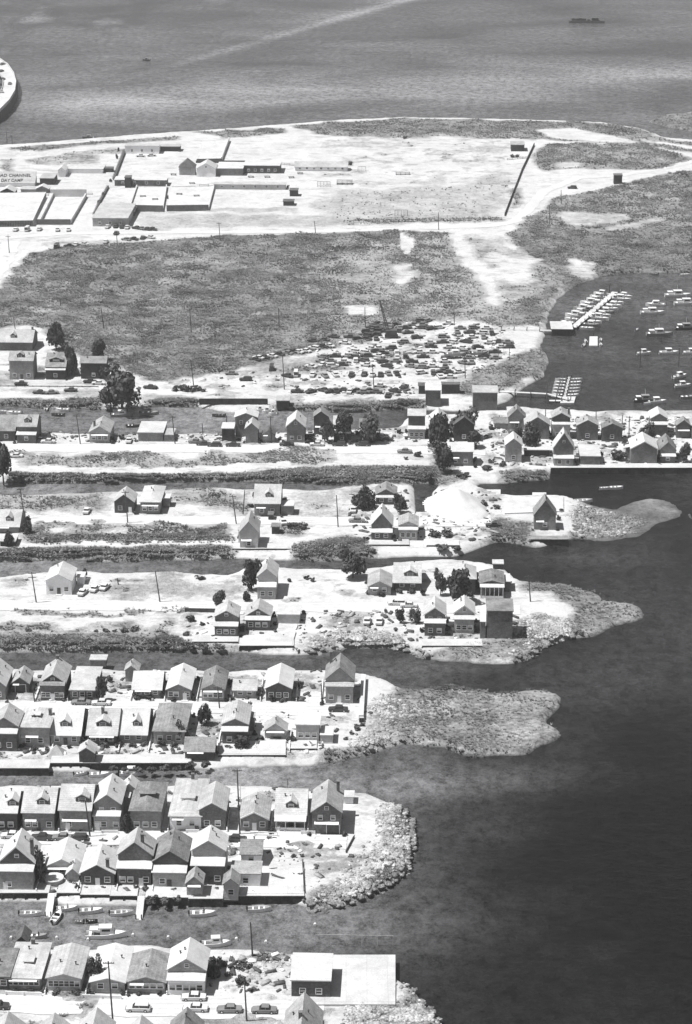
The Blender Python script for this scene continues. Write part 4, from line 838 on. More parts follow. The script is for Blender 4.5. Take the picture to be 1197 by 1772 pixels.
court('handball_court', 'white paved court with dark front wall, right one of the pair', 'court', [(288,366),(361,365),(372,322),(297,324)], [3.0,1.6,.5,0], [.5]*4)
court('platform', 'wide white platform behind the gabled camp house, divided by dark wall', 'platform', [(340,280),(384,279),(397,244),(350,244)], [1.5,2.2,.3,.3], [.4,.5,.4,.4])
def roofdeck(label, x0, x1, yf, yb, hh):
    w = [P(x0, yf), P(x1, yf)]; s, c, si = sc(yf); L = (yf-yb)/(s*si); r = empty('raised_deck', w[0], label, 'deck', None, 0); d = (w[1]-w[0]).length
    MB().box(0, d, 0, L, -.3, hh).build('base', WALL['d'], r); MB().box(-.2, d+.2, -.2, L+.2, hh+.002, hh+.2).build('deck_top', WS, r)
def sign():
    s, c, si = sc(325); a = P(-12, 323); r = empty('sign_roof', a, 'long camp building with its name painted on the sloping roof facing the road', 'building', None, 0)
    w = 72/s; L = 9; z0, z1 = 1.6, 5.6
    MB().prism([(0,-.2),(L,-.2),(L,z1-.1),(0,z0-.1)], 0, w, 'x').build('wall', WALL['w'], r)
    rf = MB().prism([(-.4,z0),(L+.2,z1+.1),(L+.2,z1+.3),(-.4,z0+.2)], -.3, w+.3, 'x').build('roof', ROOF['P'], r)
    an = math.atan2(z1-z0+.1, L+.6); sl_ = math.hypot(L, z1-z0)
    for txt, u, sz, cxp in (('BROAD CHANNEL', .58, 3.6, 29), ('DAY CAMP', .14, 3.6, 25)):
        cu = bpy.data.curves.new('lettering', 'FONT'); cu.body = txt; cu.size = sz; cu.extrude = .03; cu.align_x = 'CENTER'; cu.space_character = 1.06; cu.offset = .06
        to = bpy.data.objects.new('tmp', cu); C.objects.link(to); bpy.context.view_layer.update()
        me = bpy.data.meshes.new_from_object(to.evaluated_get(bpy.context.evaluated_depsgraph_get())); bpy.data.objects.remove(to)
        me.materials.clear(); me.materials.append(PAINT); lo = link(bpy.data.objects.new('lettering', me)); lo.parent = rf
        xx = (P(cxp, 315).x-a.x)
        if txt[0] == 'B': xx = P(22, 315).x-a.x
        dd = u*sl_; lo.location = (xx, -.4+math.cos(an)*dd-math.sin(an)*.24, z0+.04+math.sin(an)*dd+math.cos(an)*.24); lo.rotation_euler = (an, 0, 0)
        bx = [v.co.x for v in me.vertices]; want = (70 if txt[0] == 'B' else 37)/s; lo.scale = (want/(max(bx)-min(bx)), 1, 1)
sign()
# ------------------------------------------------------------------ curved bridge at top left
def bridge():
    z = 6.0; out = [(-420,60),(-160,78),(-60,88),(0,103),(14,113),(24,128),(28,142),(26,158),(16,175),(0,191),(-60,222),(-200,262),(-420,300)]
    inn = [(-420,76),(-160,94),(-66,103),(-16,114),(-6,122),(2,132),(5,142),(3,154),(-6,168),(-20,180),(-80,208),(-215,246),(-420,282)]
    r = empty('curved_bridge', P(10, 142, 0), 'curved pale roadway bridge standing in the bay at top left', 'bridge', None, 0); c0 = P(10, 142, 0)
    for nm, A, B, za, zb, m in (('roadway', out, inn, 5.2, 6.0, WS),):
        a = [P(x, y, 6)-c0 for x, y in A]; b = [P(x, y, 6)-c0 for x, y in B]; mb = MB(); n = len(a)
        vs = [(p.x,p.y,za) for p in a]+[(p.x,p.y,zb) for p in a]+[(p.x,p.y,za) for p in b]+[(p.x,p.y,zb) for p in b]; fs = []
        for i in range(n-1): fs += [(i,i+1,n+i+1,n+i),(2*n+i,3*n+i,3*n+i+1,2*n+i+1),(n+i,n+i+1,3*n+i+1,3*n+i),(i,2*n+i,2*n+i+1,i+1)]
        mb.add(vs, fs).build('roadway', m, r)
        for nm2, Q, hh, th, zb2 in (('parapet', a, 7.1, .5, 6.001), ('pier_wall', a, 5.19, -1.0, -2), ('inner_parapet', b, 6.8, -.5, 6.001)):
            vs = []; fs = []
            cc = Vector((-40, 0, 0))
            for p in Q:
                d = (Vector((p.x, p.y, 0))-cc).normalized(); q = Vector((p.x, p.y, 0))-d*th
                vs += [(p.x,p.y,zb2),(p.x,p.y,hh),(q.x,q.y,hh),(q.x,q.y,zb2)]
            for i in range(n-1):
                k = 4*i; fs += [(k,k+4,k+5,k+1),(k+1,k+5,k+6,k+2),(k+2,k+6,k+7,k+3),(k+3,k+7,k+4,k)]
            MB().add(vs, fs).build(nm2.replace('inner_', ''), CONCD if 'pier' in nm2 else WS, r)
bridge()
# ------------------------------------------------------------------ poles
def pole(i, xt, yt, xb, yb, label, arms=1, z=G, name='utility_pole', cat='pole'):
    b = P(xb, yb, z); s, c, si = sc(yb, z); H_ = (yb-yt)/(s*c); dx = (xt-xb)/s+ (b.x/b.y)*H_*0
    lean = (xt-xb)/s - (b.x*math.sin(0)); r = empty(name, b, label, cat, 'poles standing about the marsh town', 0)
    MB().tube((0,0,-.5), (lean,0,H_), .2, .13, 7).build('post', TIMB, r)
    if arms:
        mb = MB(); 
        for q in range(arms): mb.box(lean*.95-1.1, lean*.95+1.1, .12, .24, H_-.6-q*1.2, H_-.44-q*1.2)
        for q in (-1, -.5, .5, 1): mb.tube((lean*.95+q,.18,H_-.45),(lean*.95+q,.18,H_-.25), .06)
        mb.build('crossarm', TIMB, r)
PL = [(192,1668,197,1790,'beside the lowest street, left one',1),(424,1702,427,1768,'between the two dark parked cars on the lowest street',0),(434,1597,437,1655,'on the canal edge left of the white apron',0),
 (150,1386,156,1448,'before the entrance hood house on the fifth street',1),(412,1333,415,1444,'tallest, left of the pale bungalow with arched door',1),(58,1190,60,1215,'small, before the chimneyed bungalow on the fourth street',0),(377,1188,380,1226,'before the grey roofed bungalow with pale porch',1),
 (556,1186,557,1219,'left of the tall steep roofed house on the fourth street',0),(57,990,63,1043,'left of the white two-window cottage',2),(270,988,277,1042,'alone beside the third street',0),(121,990,122,1016,'at the right corner of the white two-window cottage',0),(203,1000,205,1012,'short stub behind the third street verge',0),
 (913,996,918,1041,'on the sand right of the columned house',1),(218,850,221,905,'before the two white roofed bungalows on the second street',1),(37,845,43,898,'near the left edge on the second street',1),(403,857,409,907,'left of the steep gabled house on the second street',1),(424,848,420,890,'bare leaning one behind the steep gabled house',0),(582,857,585,912,'midway along the second street',0),
 (134,718,139,768,'between two houses at left on the first street',1),(299,720,303,768,'right of the white shed roofed cottage',1),(350,733,351,752,'standing in the top canal left of the carport',0),(392,719,392,730,'short one behind the carport',0),(468,720,470,767,'between garage and white double gabled house',1),
 (331,623,335,667,'beside the bush on the scrapyard track',1),(489,614,492,674,'left one among the scrapyard cars',1),(644,630,647,672,'right one among the scrapyard cars',1),(482,533,483,568,'in the meadow, centre',0),(631,532,632,566,'in the meadow left of the crane',0),(329,534,331,576,'in the meadow, third from left',0),(176,533,180,570,'in the meadow, second from left',0),(24,548,27,573,'in the meadow behind the leftmost house',0),(104,515,105,530,'short one deep in the left meadow',0),
 (379,385,381,417,'beside the shore road below the courts',1),(544,383,546,404,'beside the shore road below the bunkhouse',0),(758,368,759,398,'beside the shore road, centre right',0),(15,408,16,438,'beside the side road at left edge',1),(202,400,203,426,'among the cars parked along the verge',2),(950,356,951,389,'near the road bend, left one',0),(970,329,971,353,'near the road bend, right one',0),
 (785,535,786,560,'behind the junk at the yard edge',0),(803,612,805,655,'between the boat cradles and gangway',1),(1030,712,1031,745,'behind the dark gabled house with pale slope',0),(1087,720,1088,762,'beside the large dark fronted house',1),(943,705,944,735,'thin one among the inlet houses',0),(1076,718,1076,740,'short one in the right-hand cluster',0)]
for i, a in enumerate(PL): pole(i, *a[:4], ('dark timber utility pole ' if a[5] else 'bare dark pole ')+a[4], a[5])
for a in [(1107,608,1107,634,'beside the small white moored boat'),(1174,602,1174,634,'right of the white moored launch'),(1054,492,1054,508,'at the far end of the long pier'),(1027,565,1027,580,'behind the small boat float'),(945,660,946,712,'tall one where the gangway bends'),(12,228,12,250,'left one of two off the far left shore'),(21,234,21,250,'right one of two off the far left shore')]:
    pole(0, *a[:4], 'dark mooring pile in the water '+a[4], 0, 0, 'mooring_pile', 'mooring pile')
fp = empty('flagpole', P(497,1372), 'flagpole with a white pennant behind the columned bungalow', 'flagpole', None, 0)
MB().tube((0,0,0),(0,0,3.6),.07).build('post', TIMB, fp); MB().prism([(.08,3.4),(1.0,1.9),(.08,2.0)], -.02, .02).build('pennant', TRIM, fp)
fm_ = empty('radio_mast', P(417,1400), 'thin pale mast standing beside the tallest pole on the fifth street', 'mast', None, 0)
MB().tube((0,0,0),(-.2,0,9.5),.1,.05).build('post', TRIM, fm_)
# ------------------------------------------------------------------ cars
def car_proto(style):
    """returns part meshes: body, cabin, windows, wheels"""
    L, w = 4.9, 1.85
    if style == 'wagon': cab = [(-2.1,.85),(-2.0,1.42),(.55,1.45),(1.15,.88)]
    elif style == 'van': cab = [(-2.3,.9),(-2.3,2.1),(1.9,2.1),(2.2,.9)]
    else: cab = [(-1.35,.86),(-.95,1.38),(.45,1.42),(1.0,.88)]
    body = [(-2.45,.42),(-2.42,.82),(-1.4,.90),(1.0,.90),(2.35,.78),(2.45,.45),(2.3,.28),(-2.3,.28)]
    def lens(pts, yi, yo):                   # profile in x-z swept along y with tucked ends
        mb = MB(); n = len(pts); lay = []
        for y, s_ in ((-yo, .94), (-yi, 1), (yi, 1), (yo, .94)): lay.append([(p[0]*s_, y, .28+(p[1]-.28)*(s_*.5+.5)) for p in pts])
        vs = [v for l in lay for v in l]; fs = [tuple(range(n)), tuple(range(4*n-1, 3*n-1, -1))]
        for k in range(3): fs += [(k*n+i, (k+1)*n+i, (k+1)*n+(i+1) % n, k*n+(i+1) % n) for i in range(n)]
        return mb.add(vs, fs)
    b = lens(body, w/2-.12, w/2).mesh('body', CARM['d'])
    c = MB(); c.prism(cab, -w/2+.2, w/2-.2); cm = c.mesh('window_band', GLASS)
    rr = MB().prism([(cab[1][0]-.05,cab[1][1]+.002),(cab[1][0]+.03,cab[1][1]+.07),(cab[2][0]-.05,cab[2][1]+.07),(cab[2][0]+.05,cab[2][1]+.002)], -w/2+.17, w/2-.17)
    for y in (-w/2+.19, w/2-.25):
        rr.prism([(-.35,.88),(-.3,cab[1][1]),(-.2,cab[1][1]),(-.25,.88)], y, y+.06)
    rm = rr.mesh('roof', CARM['d'])
    wh = MB().tube((0,-.1,0),(0,.1,0),.34,.34,12).mesh('wheel', RUB); hb = MB().tube((0,-.11,0),(0,.11,0),.17,.17,8).mesh('hubcap', CHR)
    bp = MB().box(2.44,2.54,-.85,.85,.38,.52).box(-2.54,-2.44,-.85,.85,.38,.52).mesh('bumper', CHR)
    # joined version for far cars, slots: 0 paint 1 glass 2 tyre
    j = MB()
    for src, mi in ((b,0),(cm,1),(rm,0)): j.add([v.co[:] for v in src.vertices], [tuple(p.vertices) for p in src.polygons], mi)
    for xx in (-1.5, 1.5):
        for yy in (-.85, .85): j.tube((xx,yy-.1,.34),(xx,yy+.1,.34),.34,.34,8,2)
    return b, cm, rm, wh, hb, bp, j
CP = {k: car_proto(k) for k in ('sedan', 'wagon', 'van')}
_cm = {}
def recol(me, m):
    k = (me.name, m)
    if k not in _cm:
        c = me.copy(); c.name = me.name.split('.')[0]; c.materials.clear(); c.materials.append(CARM[m]); _cm[k] = c
    return _cm[k]
_fj = {}
TONE = {'d': 'dark', 'm': 'grey', 'l': 'pale', 'r': 'rusted'}
def car(x, y, tone, ang, label, near=False, style='sedan', group=None, z=G, name='parked_car', tilt=0):
    loc = P(x, y, z+.12 if z == G else z); b, cm, rm, wh, hb, bp, j = CP[style]
    if near:
        r = empty(name, loc, label, 'car' if style != 'van' else 'van', group, rad(ang))
        for me, m in ((b, tone), (rm, tone)):
            o = link(bpy.data.objects.new(me.name.split('.')[0], recol(me, m))); o.parent = r
        o = link(bpy.data.objects.new('window_band', cm)); o.parent = r
        o = link(bpy.data.objects.new('bumper', bp)); o.parent = r
        for xx in (-1.5, 1.5):
            for yy in (-.86, .86):
                q = link(bpy.data.objects.new('wheel', wh)); q.parent = r; q.location = (xx, yy, .34)
                h_ = link(bpy.data.objects.new('hubcap', hb)); h_.parent = q
    else:
        k = (style, tone)
        if k not in _fj: _fj[k] = j.mesh(name, [CARM[tone], GLASS, RUB])
        o = link(bpy.data.objects.new(name, _fj[k])); o.location = loc; o.rotation_euler = (0, rad(tilt), rad(ang)); tag(o, label, 'car' if style != 'van' else 'van', group)
def carrow(phrase, grp, items, near=False, word=None, **k):
    items = sorted(items)
    for i, a in enumerate(items):
        st_ = a[4] if len(a) > 4 else 'sedan'
        w_ = (word if word and st_ == 'sedan' else 'junk station wagon' if word else None) or ('car' if st_ == 'sedan' else 'station wagon' if st_ == 'wagon' else 'van')
        car(a[0], a[1], a[2], a[3], f"{TONE[a[2]]} {w_}, {nth(i)} from left {phrase}", near, st_, grp, **k)
carrow('parked along the lowest street', 'cars parked on the lowest street', [(-6,1744,'d',178),(239,1748,'l',178,'wagon'),(338,1748,'l',178),(397,1750,'m',180),(457,1751,'m',178),(335,1729,'l',179)], True)
carrow('parked along the fifth street', 'cars parked on the fifth street', [(72,1452,'d',175),(108,1452,'m',178),(134,1453,'d',178,'wagon'),(406,1455,'d',176),(20,1449,'l',178)], True)
carrow('parked along the fourth street', 'cars parked on the fourth street', [(585,1230,'d',178),(140,1218,'m',178),(175,1219,'l',178),(425,1222,'l',80)], True)
carrow('parked beside the third street', 'cars parked by the third street', [(143,1027,'l',75),(164,1021,'l',75),(181,1018,'l',75),(635,1077,'l',85),(656,1077,'l',85),(686,1046,'l',178,'wagon'),(707,1050,'l',178)], True)
carrow('parked beside the second street', 'cars parked by the second street', [(150,886,'l',85),(611,884,'l',88),(617,903,'m',178),(854,911,'d',178),(490,905,'l',100)], True)
carrow('parked along the first street', 'cars parked on the first street', [(27,791,'l',178),(83,766,'l',178),(223,764,'l',88),(338,766,'m',178),(352,770,'d',178),(371,772,'d',178,'wagon'),(403,772,'d',178),(496,771,'d',178),(548,771,'l',178),(587,771,'d',178,'wagon'),(627,771,'d',178,'wagon'),(668,762,'d',170),(700,783,'m',176)], True)
carrow('below the left cluster of houses', 'cars by the left cluster', [(36,666,'d',178),(155,662,'d',178),(170,665,'l',178),(259,672,'d',170),(68,681,'r',170),(90,681,'m',10),(122,677,'r',178)], False)
carrow('parked facing the camp deck', 'cars facing the camp walls', [(27,399,'l',82),(47,399,'l',82,'van'),(68,398,'l',82),(99,399,'l',95),(118,399,'l',95)])
carrow('in the line before the camp entrance', 'cars before the camp entrance', [(186,394,'l',80),(200,393,'d',85),(211,394,'d',85),(220,395,'l',85),(236,396,'d',150),(244,397,'m',150),(254,398,'d',150),(263,398,'d',150)])
carrow('on the verge across the camp road', 'cars on the verge across from the camp', [(98,429,'d',80,'van'),(131,425,'l',80),(145,424,'l',150),(119,427,'d',178),(183,420,'l',80),(201,405,'d',80),(218,416,'m',150),(231,415,'d',150),(247,413,'d',80),(260,412,'l',150)])
carrow('on the sandy fork near the square shed', 'cars on the sandy fork', [(990,326,'d',175,'wagon')])
carrow('beside the long camp hall', 'cars by the camp hall', [(243,271,'l',175),(262,270,'l',10)])
carrow('on the bend of the bridge', 'cars crossing the curved bridge', [(2,124,'d',70),(5,138,'d',80),(17,146,'m',85),(1,148,'d',95),(2,160,'l',120),(4,112,'m',60)], z=6.0)
carrow('nosed to the meadow edge of the scrapyard', 'cars along the meadow edge', [(441,624,'d',150),(447,621,'l',150),(456,620,'d',150),(470,618,'l',150),(482,615,'d',150),(497,613,'m',150),(505,610,'d',150),(515,611,'l',150),(528,609,'l',150),(543,604,'l',150,'wagon'),(557,601,'d',150),(569,600,'l',150),(596,595,'l',170),(577,584,'r',160),(605,585,'d',165),(632,588,'d',170),(542,591,'r',165),(560,590,'r',160)])
carrow('in the spaced row of the scrapyard lot', 'cars in the spaced row', [(497,652,'d',150),(512,650,'l',88,'van'),(541,650,'l',80),(562,652,'m',110),(580,650,'l',105),(608,650,'d',80),(630,649,'r',80),(644,650,'l',85),(658,650,'d',88),(672,648,'m',100),(686,648,'d',100),(400,648,'m',178),(425,658,'d',178,'wagon'),(538,636,'l',150),(470,640,'d',88,'van')])
carrow('in the junk line above the top canal', 'junk cars above the canal', [(514,679,'d',178),(560,677,'r',150),(572,679,'r',20),(581,678,'d',100),(593,677,'r',170),(605,679,'l',80),(616,678,'d',160),(628,680,'m',178),(640,678,'d',10),(650,680,'r',175),(683,678,'d',150),(699,671,'d',60),(671,686,'d',80),(657,669,'l',178),(538,679,'r',40)])
def inside(x, y, q):
    c = False; n = len(q)
    for i in range(n):
        (x1, y1), (x2, y2) = q[i], q[(i+1) % n]
        if (y1 > y) != (y2 > y) and x < (x2-x1)*(y-y1)/(y2-y1)+x1: c = not c
    return c
def junk(phrase, grp, quad, sx, sy, fill, tones):
    ys = [p[1] for p in quad]; xs = [p[0] for p in quad]; y = min(ys); rows = []
    while y < max(ys):
        x = min(xs)+R.random()*sx; rw = []
        while x < max(xs):
            xx, yy = x+R.uniform(-3, 3), y+R.uniform(-1.5, 1.5)
            if inside(xx, yy, quad) and R.random() < fill: rw.append((xx, yy, R.choice(tones), R.choice([178,175,182,2,160,20,150,90,R.randint(0,180)]), R.choice(['sedan','sedan','wagon'])))
            x += sx*R.uniform(.8, 1.3)
        if rw: rows.append(rw)
        y += sy
    for k, rw in enumerate(rows): carrow(f"in {nth(k)} line down {phrase}", grp, rw, name='junk_car', word='junk car', z=G+.1)
junk('of the central scrap heap', 'junk cars of the central heap', [(545,620),(600,612),(650,598),(680,596),(705,620),(690,638),(560,636)], 17, 7.5, .8, 'drmrll')
junk('of the right-hand scrapyard', 'junk cars of the right scrapyard', [(690,566),(770,560),(850,568),(885,590),(875,622),(800,640),(790,655),(705,660),(700,610)], 18, 8.5, .58, 'drmmllll')
junk('of far edge scrap', 'junk cars along the far edge', [(600,585),(650,562),(700,556),(770,556),(720,572),(680,578),(640,592)], 15, 6.5, .8, 'drrm')
# crane
cr = empty('crane', P(677,584), 'dark lattice boom crane leaning over the scrap heaps', 'crane', None, 0)
MB().box(-2.2,2.2,-1.4,1.4,.9,3.2).build('cab', TIMB, cr); [MB().box(-2.6,2.6,yy,yy+.8,0,.9).build('track', RUB, cr) for yy in (-1.9, 1.1)]
mb = MB(); a0, a1 = Vector((-1.2,0,2.2)), Vector((-4.6,2,14.5)); 
for (u, v_) in ((-.45,-.45),(.45,-.45),(.45,.45),(-.45,.45)): mb.tube(a0+Vector((u,v_,0)), a1+Vector((u*.4,v_*.4,0)), .2, .16, 5)
for i in range(12):
    t0, t1 = i/12, (i+1)/12; q0, q1 = a0.lerp(a1, t0), a0.lerp(a1, t1); k0, k1 = .45*(1-.6*t0), .45*(1-.6*t1)
    mb.tube(q0+Vector((-k0,-k0,0)), q1+Vector((k1,-k1,0)), .1, .1, 4); mb.tube(q0+Vector((k0,k0,0)), q1+Vector((-k1,k1,0)), .06, .06, 4)
mb.build('boom', TIMB, cr); MB().tube(a1, a1+Vector((-.1,0,-8)), .04).build('cable', TIMB, cr)
# ------------------------------------------------------------------ boats
def hull_mesh(L, w, hh, mats, inner=True):
    st_ = []; n = 9
    for i in range(n):
        t = i/(n-1); ww = w/2*(.84+.16*math.sin(t*3.1))*(1-max(0, t-.45)**2.1/.55**2.1*.97); z = hh*(1+.35*t*t); st_.append((L*(t-.5), max(ww, .03), z))
    mb = MB(); vs = []
    for x, ww, z in st_: vs += [(x,-ww,z),(x,-ww*.78,-.15),(x,0,-.3),(x,ww*.78,-.15),(x,ww,z),(x,ww*.86,z),(x,ww*.80,z*.5),(x,-ww*.80,z*.5),(x,-ww*.86,z)]
    fs = []; ms = []
    for i in range(n-1):
        for k in range(9):
            a, b = i*9+k, i*9+(k+1) % 9; mb_ = (a, a+9, b+9, b); fs.append(mb_); ms.append(1 if k == 6 else 0)
    fs += [(8,7,6,5,4,3,2,1,0)]; ms += [0]; e = (n-1)*9; fs += [tuple(e+k for k in range(9))]; ms += [0]
    mb.v = vs; mb.f = fs; mb.m = ms; return mb.mesh('hull', mats)
_bm = {}
def boat(x, y, kind, tone, ang, label, size=None, group='boats on the water', z=0.05, name=None):
    L = size or {'skiff': 4.6, 'runabout': 5.4, 'launch': 7.5, 'cruiser': 9}[kind]; w = L*.33 if kind != 'cruiser' else L*.29
    key = (kind, tone, round(L, 1))
    if key not in _bm:
        q = []; hh = .55+L*.045; q.append(('hull', hull_mesh(L, w, hh, [HULL[tone], INT])))
        if kind in ('skiff',):
            for t in (-.28, -.02, .2): q.append(('seat', MB().box(L*t-.16, L*t+.16, -w*.40, w*.40, hh*.72, hh*.8).mesh('seat', TRIM if tone == 'w' else DECK)))
        else:
            dk = MB(); x0 = L*.08; dk.add([(x0,-w*.46,hh*1.08),(x0,w*.46,hh*1.08),(L*.3,w*.33,hh*1.2),(L*.47,0,hh*1.34),(L*.3,-w*.33,hh*1.2),(x0,0,hh*1.3)], [(0,5,3,4),(5,1,2,3)]); dk.add([(x0,-w*.46,hh*1.08),(x0,0,hh*1.3),(x0,w*.46,hh*1.08)], [(0,1,2)])
            q.append(('foredeck', dk.mesh('foredeck', HULL[tone])))
            if kind == 'runabout':
                q.append(('windscreen', MB().prism([(x0-.05,hh*1.1),(x0-.35,hh*1.1+.55),(x0-.30,hh*1.1+.57),(x0,hh*1.12)], -w*.38, w*.38).mesh('windscreen', GLASS)))
                q.append(('seat', MB().box(-L*.12,-L*.02,-w*.38,w*.38,hh*.5,hh*.95).mesh('seat', TRIM))); q.append(('seat', MB().box(-L*.4,-L*.3,-w*.38,w*.38,hh*.5,hh*.95).mesh('seat', TRIM)))
            else:
                ch = 1.15 if kind == 'launch' else 1.5
                q.append(('cabin', MB().prism([(-L*.14,hh*.6),(-L*.14,hh+ch),(L*.12,hh+ch*.95),(L*.2,hh*1.1)], -w*.33, w*.33).mesh('cabin', HULL['w' if tone != 'd' else 'g'])))
                q.append(('cabin_window', MB().box(-L*.10, L*.10, -w*.335, w*.335, hh+ch*.5, hh+ch*.85).mesh('cabin_window', GLASS)))
                q.append(('cabin_roof', MB().box(-L*.18, L*.14, -w*.37, w*.37, hh+ch+.002, hh+ch+.14).mesh('cabin_roof', HULL['w'] if tone != 'd' else HULL['g'])))
                if kind == 'cruiser':
                    q.append(('canopy', MB().box(-L*.40, -L*.2, -w*.35, w*.35, hh+ch*.72, hh+ch*.82).mesh('canopy', HULL['w'])))
                    q.append(('mast', MB().tube((-L*.02,0,hh+ch),(-L*.04,0,hh+ch+2.4),.05).mesh('mast', TRIM)))
                q.append(('seat', MB().box(-L*.42,-L*.36,-w*.34,w*.34,hh*.5,hh*.95).mesh('seat', TRIM)))
        if kind != 'cruiser': q.append(('outboard_motor', MB().box(-L*.5-.35,-L*.5-.02,-.16,.16,hh*.55,hh+.45).box(-L*.5-.25,-L*.5-.12,-.07,.07,-.4,hh*.54).mesh('outboard_motor', RUB)))
        _bm[key] = q
    r = empty(name or {'skiff':'rowing_boat','runabout':'motorboat','launch':'motor_launch','cruiser':'cabin_cruiser'}[kind], P(x, y, z), label, 'boat', group, rad(ang))
    for nm, me in _bm[key]: o = link(bpy.data.objects.new(nm, me)); o.parent = r
BT = [(54,1584,'skiff','w',2,'white open boat moored left of the first ramp',4.9),(116,1575,'runabout','w',8,'white motorboat moored right of the first ramp',4.6),(98,1590,'runabout','w',75,'white motorboat end-on at the tip of the first ramp',5),(158,1579,'runabout','w',5,'white low motorboat between the two ramps, left one',5),(211,1583,'skiff','w',5,'white open boat just left of the second ramp',5),
 (351,1584,'runabout','w',3,'white motorboat below the grey gabled seawall shed',5.6),(449,1576,'skiff','w',3,'white open boat below the empty lot',5),(184,1621,'cruiser','w',2,'big white cabin cruiser in the nearest canal',8.6),(66,1623,'runabout','g',2,'small grey boat beside the dark boat hut',3.8),(134,1598,'skiff','g',175,'little grey skiff adrift in the nearest canal',2.4),(374,1636,'launch','w',5,'white boat with raised bow behind the white roofed end house',6),
 (386,1658,'runabout','w',178,'white boat hauled out on the yard edge beside shrubs',5.4),(160,1597,'skiff','d',10,'tiny dark dinghy near the first ramp',2.2),
 (172,1343,'runabout','w',3,'white low boat beside the boat shed on the fifth canal',5),(228,1341,'launch','w',2,'white cabin boat on the fifth canal beneath the weedy wall',6),(140,1341,'skiff','w',20,'white skiff nudging the seawall left of boat shed',3.2),
 (80,709,'runabout','w',90,'white boat end-on in the top canal at left',4),(94,708,'skiff','w',178,'small white skiff in the top canal at left',3),(108,711,'runabout','w',178,'white motorboat beside the skiff in the top canal',5),(100,720,'skiff','d',178,'dark rowing boat in the top canal at left',4.6),(207,713,'runabout','w',178,'small white motorboat under the big canal tree',5),(211,720,'launch','g',2,'long grey boat moored under the big canal tree',7.8),(259,717,'runabout','g',2,'grey boat right of the big canal tree',6.6),(24,716,'runabout','w',178,'white boat behind the pale roofed house with dark dormer',5.4),(3,714,'skiff','w',178,'white boat cut by the left edge of the top canal',4),
 (230,739,'runabout','d',2,'dark boat behind the white shed roofed cottage',4.4),(378,721,'skiff','d',178,'dark open boat left of the large white roofed house',4.6),(450,712,'launch','w',178,'white cabin boat in canal right of the large roof, left one',3.6),(462,714,'launch','w',178,'white cabin boat in canal right of the large roof, middle one',3.8),(472,718,'launch','w',178,'white cabin boat in canal right of the large roof, right one',3.2),
 (1173,513,'cruiser','w',2,'large white cruiser at the top right of the mooring',9.6),(1188,527,'cruiser','w',2,'white cruiser just below the largest one',9),(1134,529,'launch','w',178,'white cabin launch, upper one of the stacked pair',7),(1129,543,'cruiser','w',2,'long white boat, lower one of the stacked pair',8.6),(1102,572,'skiff','w',60,'tiny white dinghy left of the central moored boats',2.4),(1141,580,'cruiser','g',2,'grey boat with white cabin in mid mooring',9),(1188,570,'cruiser','d',2,'dark boat at right edge of the mooring',8),(1114,613,'launch','w',10,'small white boat beside a dark mooring pile',5),(1157,612,'launch','w',2,'white launch between two mooring piles',6.6),(1197,612,'launch','w',2,'white boat cut by the right edge near piles',6),
 (1176,653,'launch','w',30,'white small boat, upper one near right edge',5.4),(1181,669,'launch','w',10,'white small boat, lower one near right edge',5.4),(1190,689,'runabout','g',5,'grey boat near right edge behind the cluster',5),(1117,695,'cruiser','d',2,'dark covered boat next to a white round one',7.6),(1136,697,'launch','w',5,'white rounded boat beside the dark covered boat',6),(1120,700,'skiff','w',2,'white skiff left of dark covered boat',2.4),
 (1046,847,'skiff','w',2,'white skiff in dark water below the right-hand cluster',3.6),(1066,846,'runabout','w',2,'white motorboat in dark water below the right-hand cluster',4.6),(1009,869,'skiff','w',4,'long white canoe beside the rubble spit',6),(866,892,'runabout','d',8,'dark boat lying on the white lot by the slab',6.5),
 (1185,477,'skiff','w',2,'small boat at the marsh edge at top right',4),(1046,476,'skiff','w',178,'pale skiff under the marsh bank above the pier',3.5),(1130,476,'skiff','g',178,'grey skiff under the marsh bank at right',3.5),
 (153,240,'launch','d',178,'dark boat off the far left shore',7),(253,105,'launch','d',178,'small dark boat alone on the far bay',5),(800,1232,'skiff','d',0,'',0)]
for b in BT:
    if b[5]: boat(*b[:6], size=b[6]*(1.18 if b[0] > 1000 and b[1] < 705 else 1))
# barge far top right
bg_ = empty('barge', P(1015,38,0), 'long dark low barge with rough cargo on the far bay', 'barge', None, rad(-2))
MB().box(-13,13,-4,4,-.4,1.1).build('hull', HULL['d'], bg_); mb = MB()
for i in range(26): xx = R.uniform(-12, 12); mb.box(xx-R.uniform(.4,1.6), xx+R.uniform(.4,1.6), -2, 2, 1.101, 1.2+R.random()*2.2)
mb.build('cargo', TIMB, bg_)
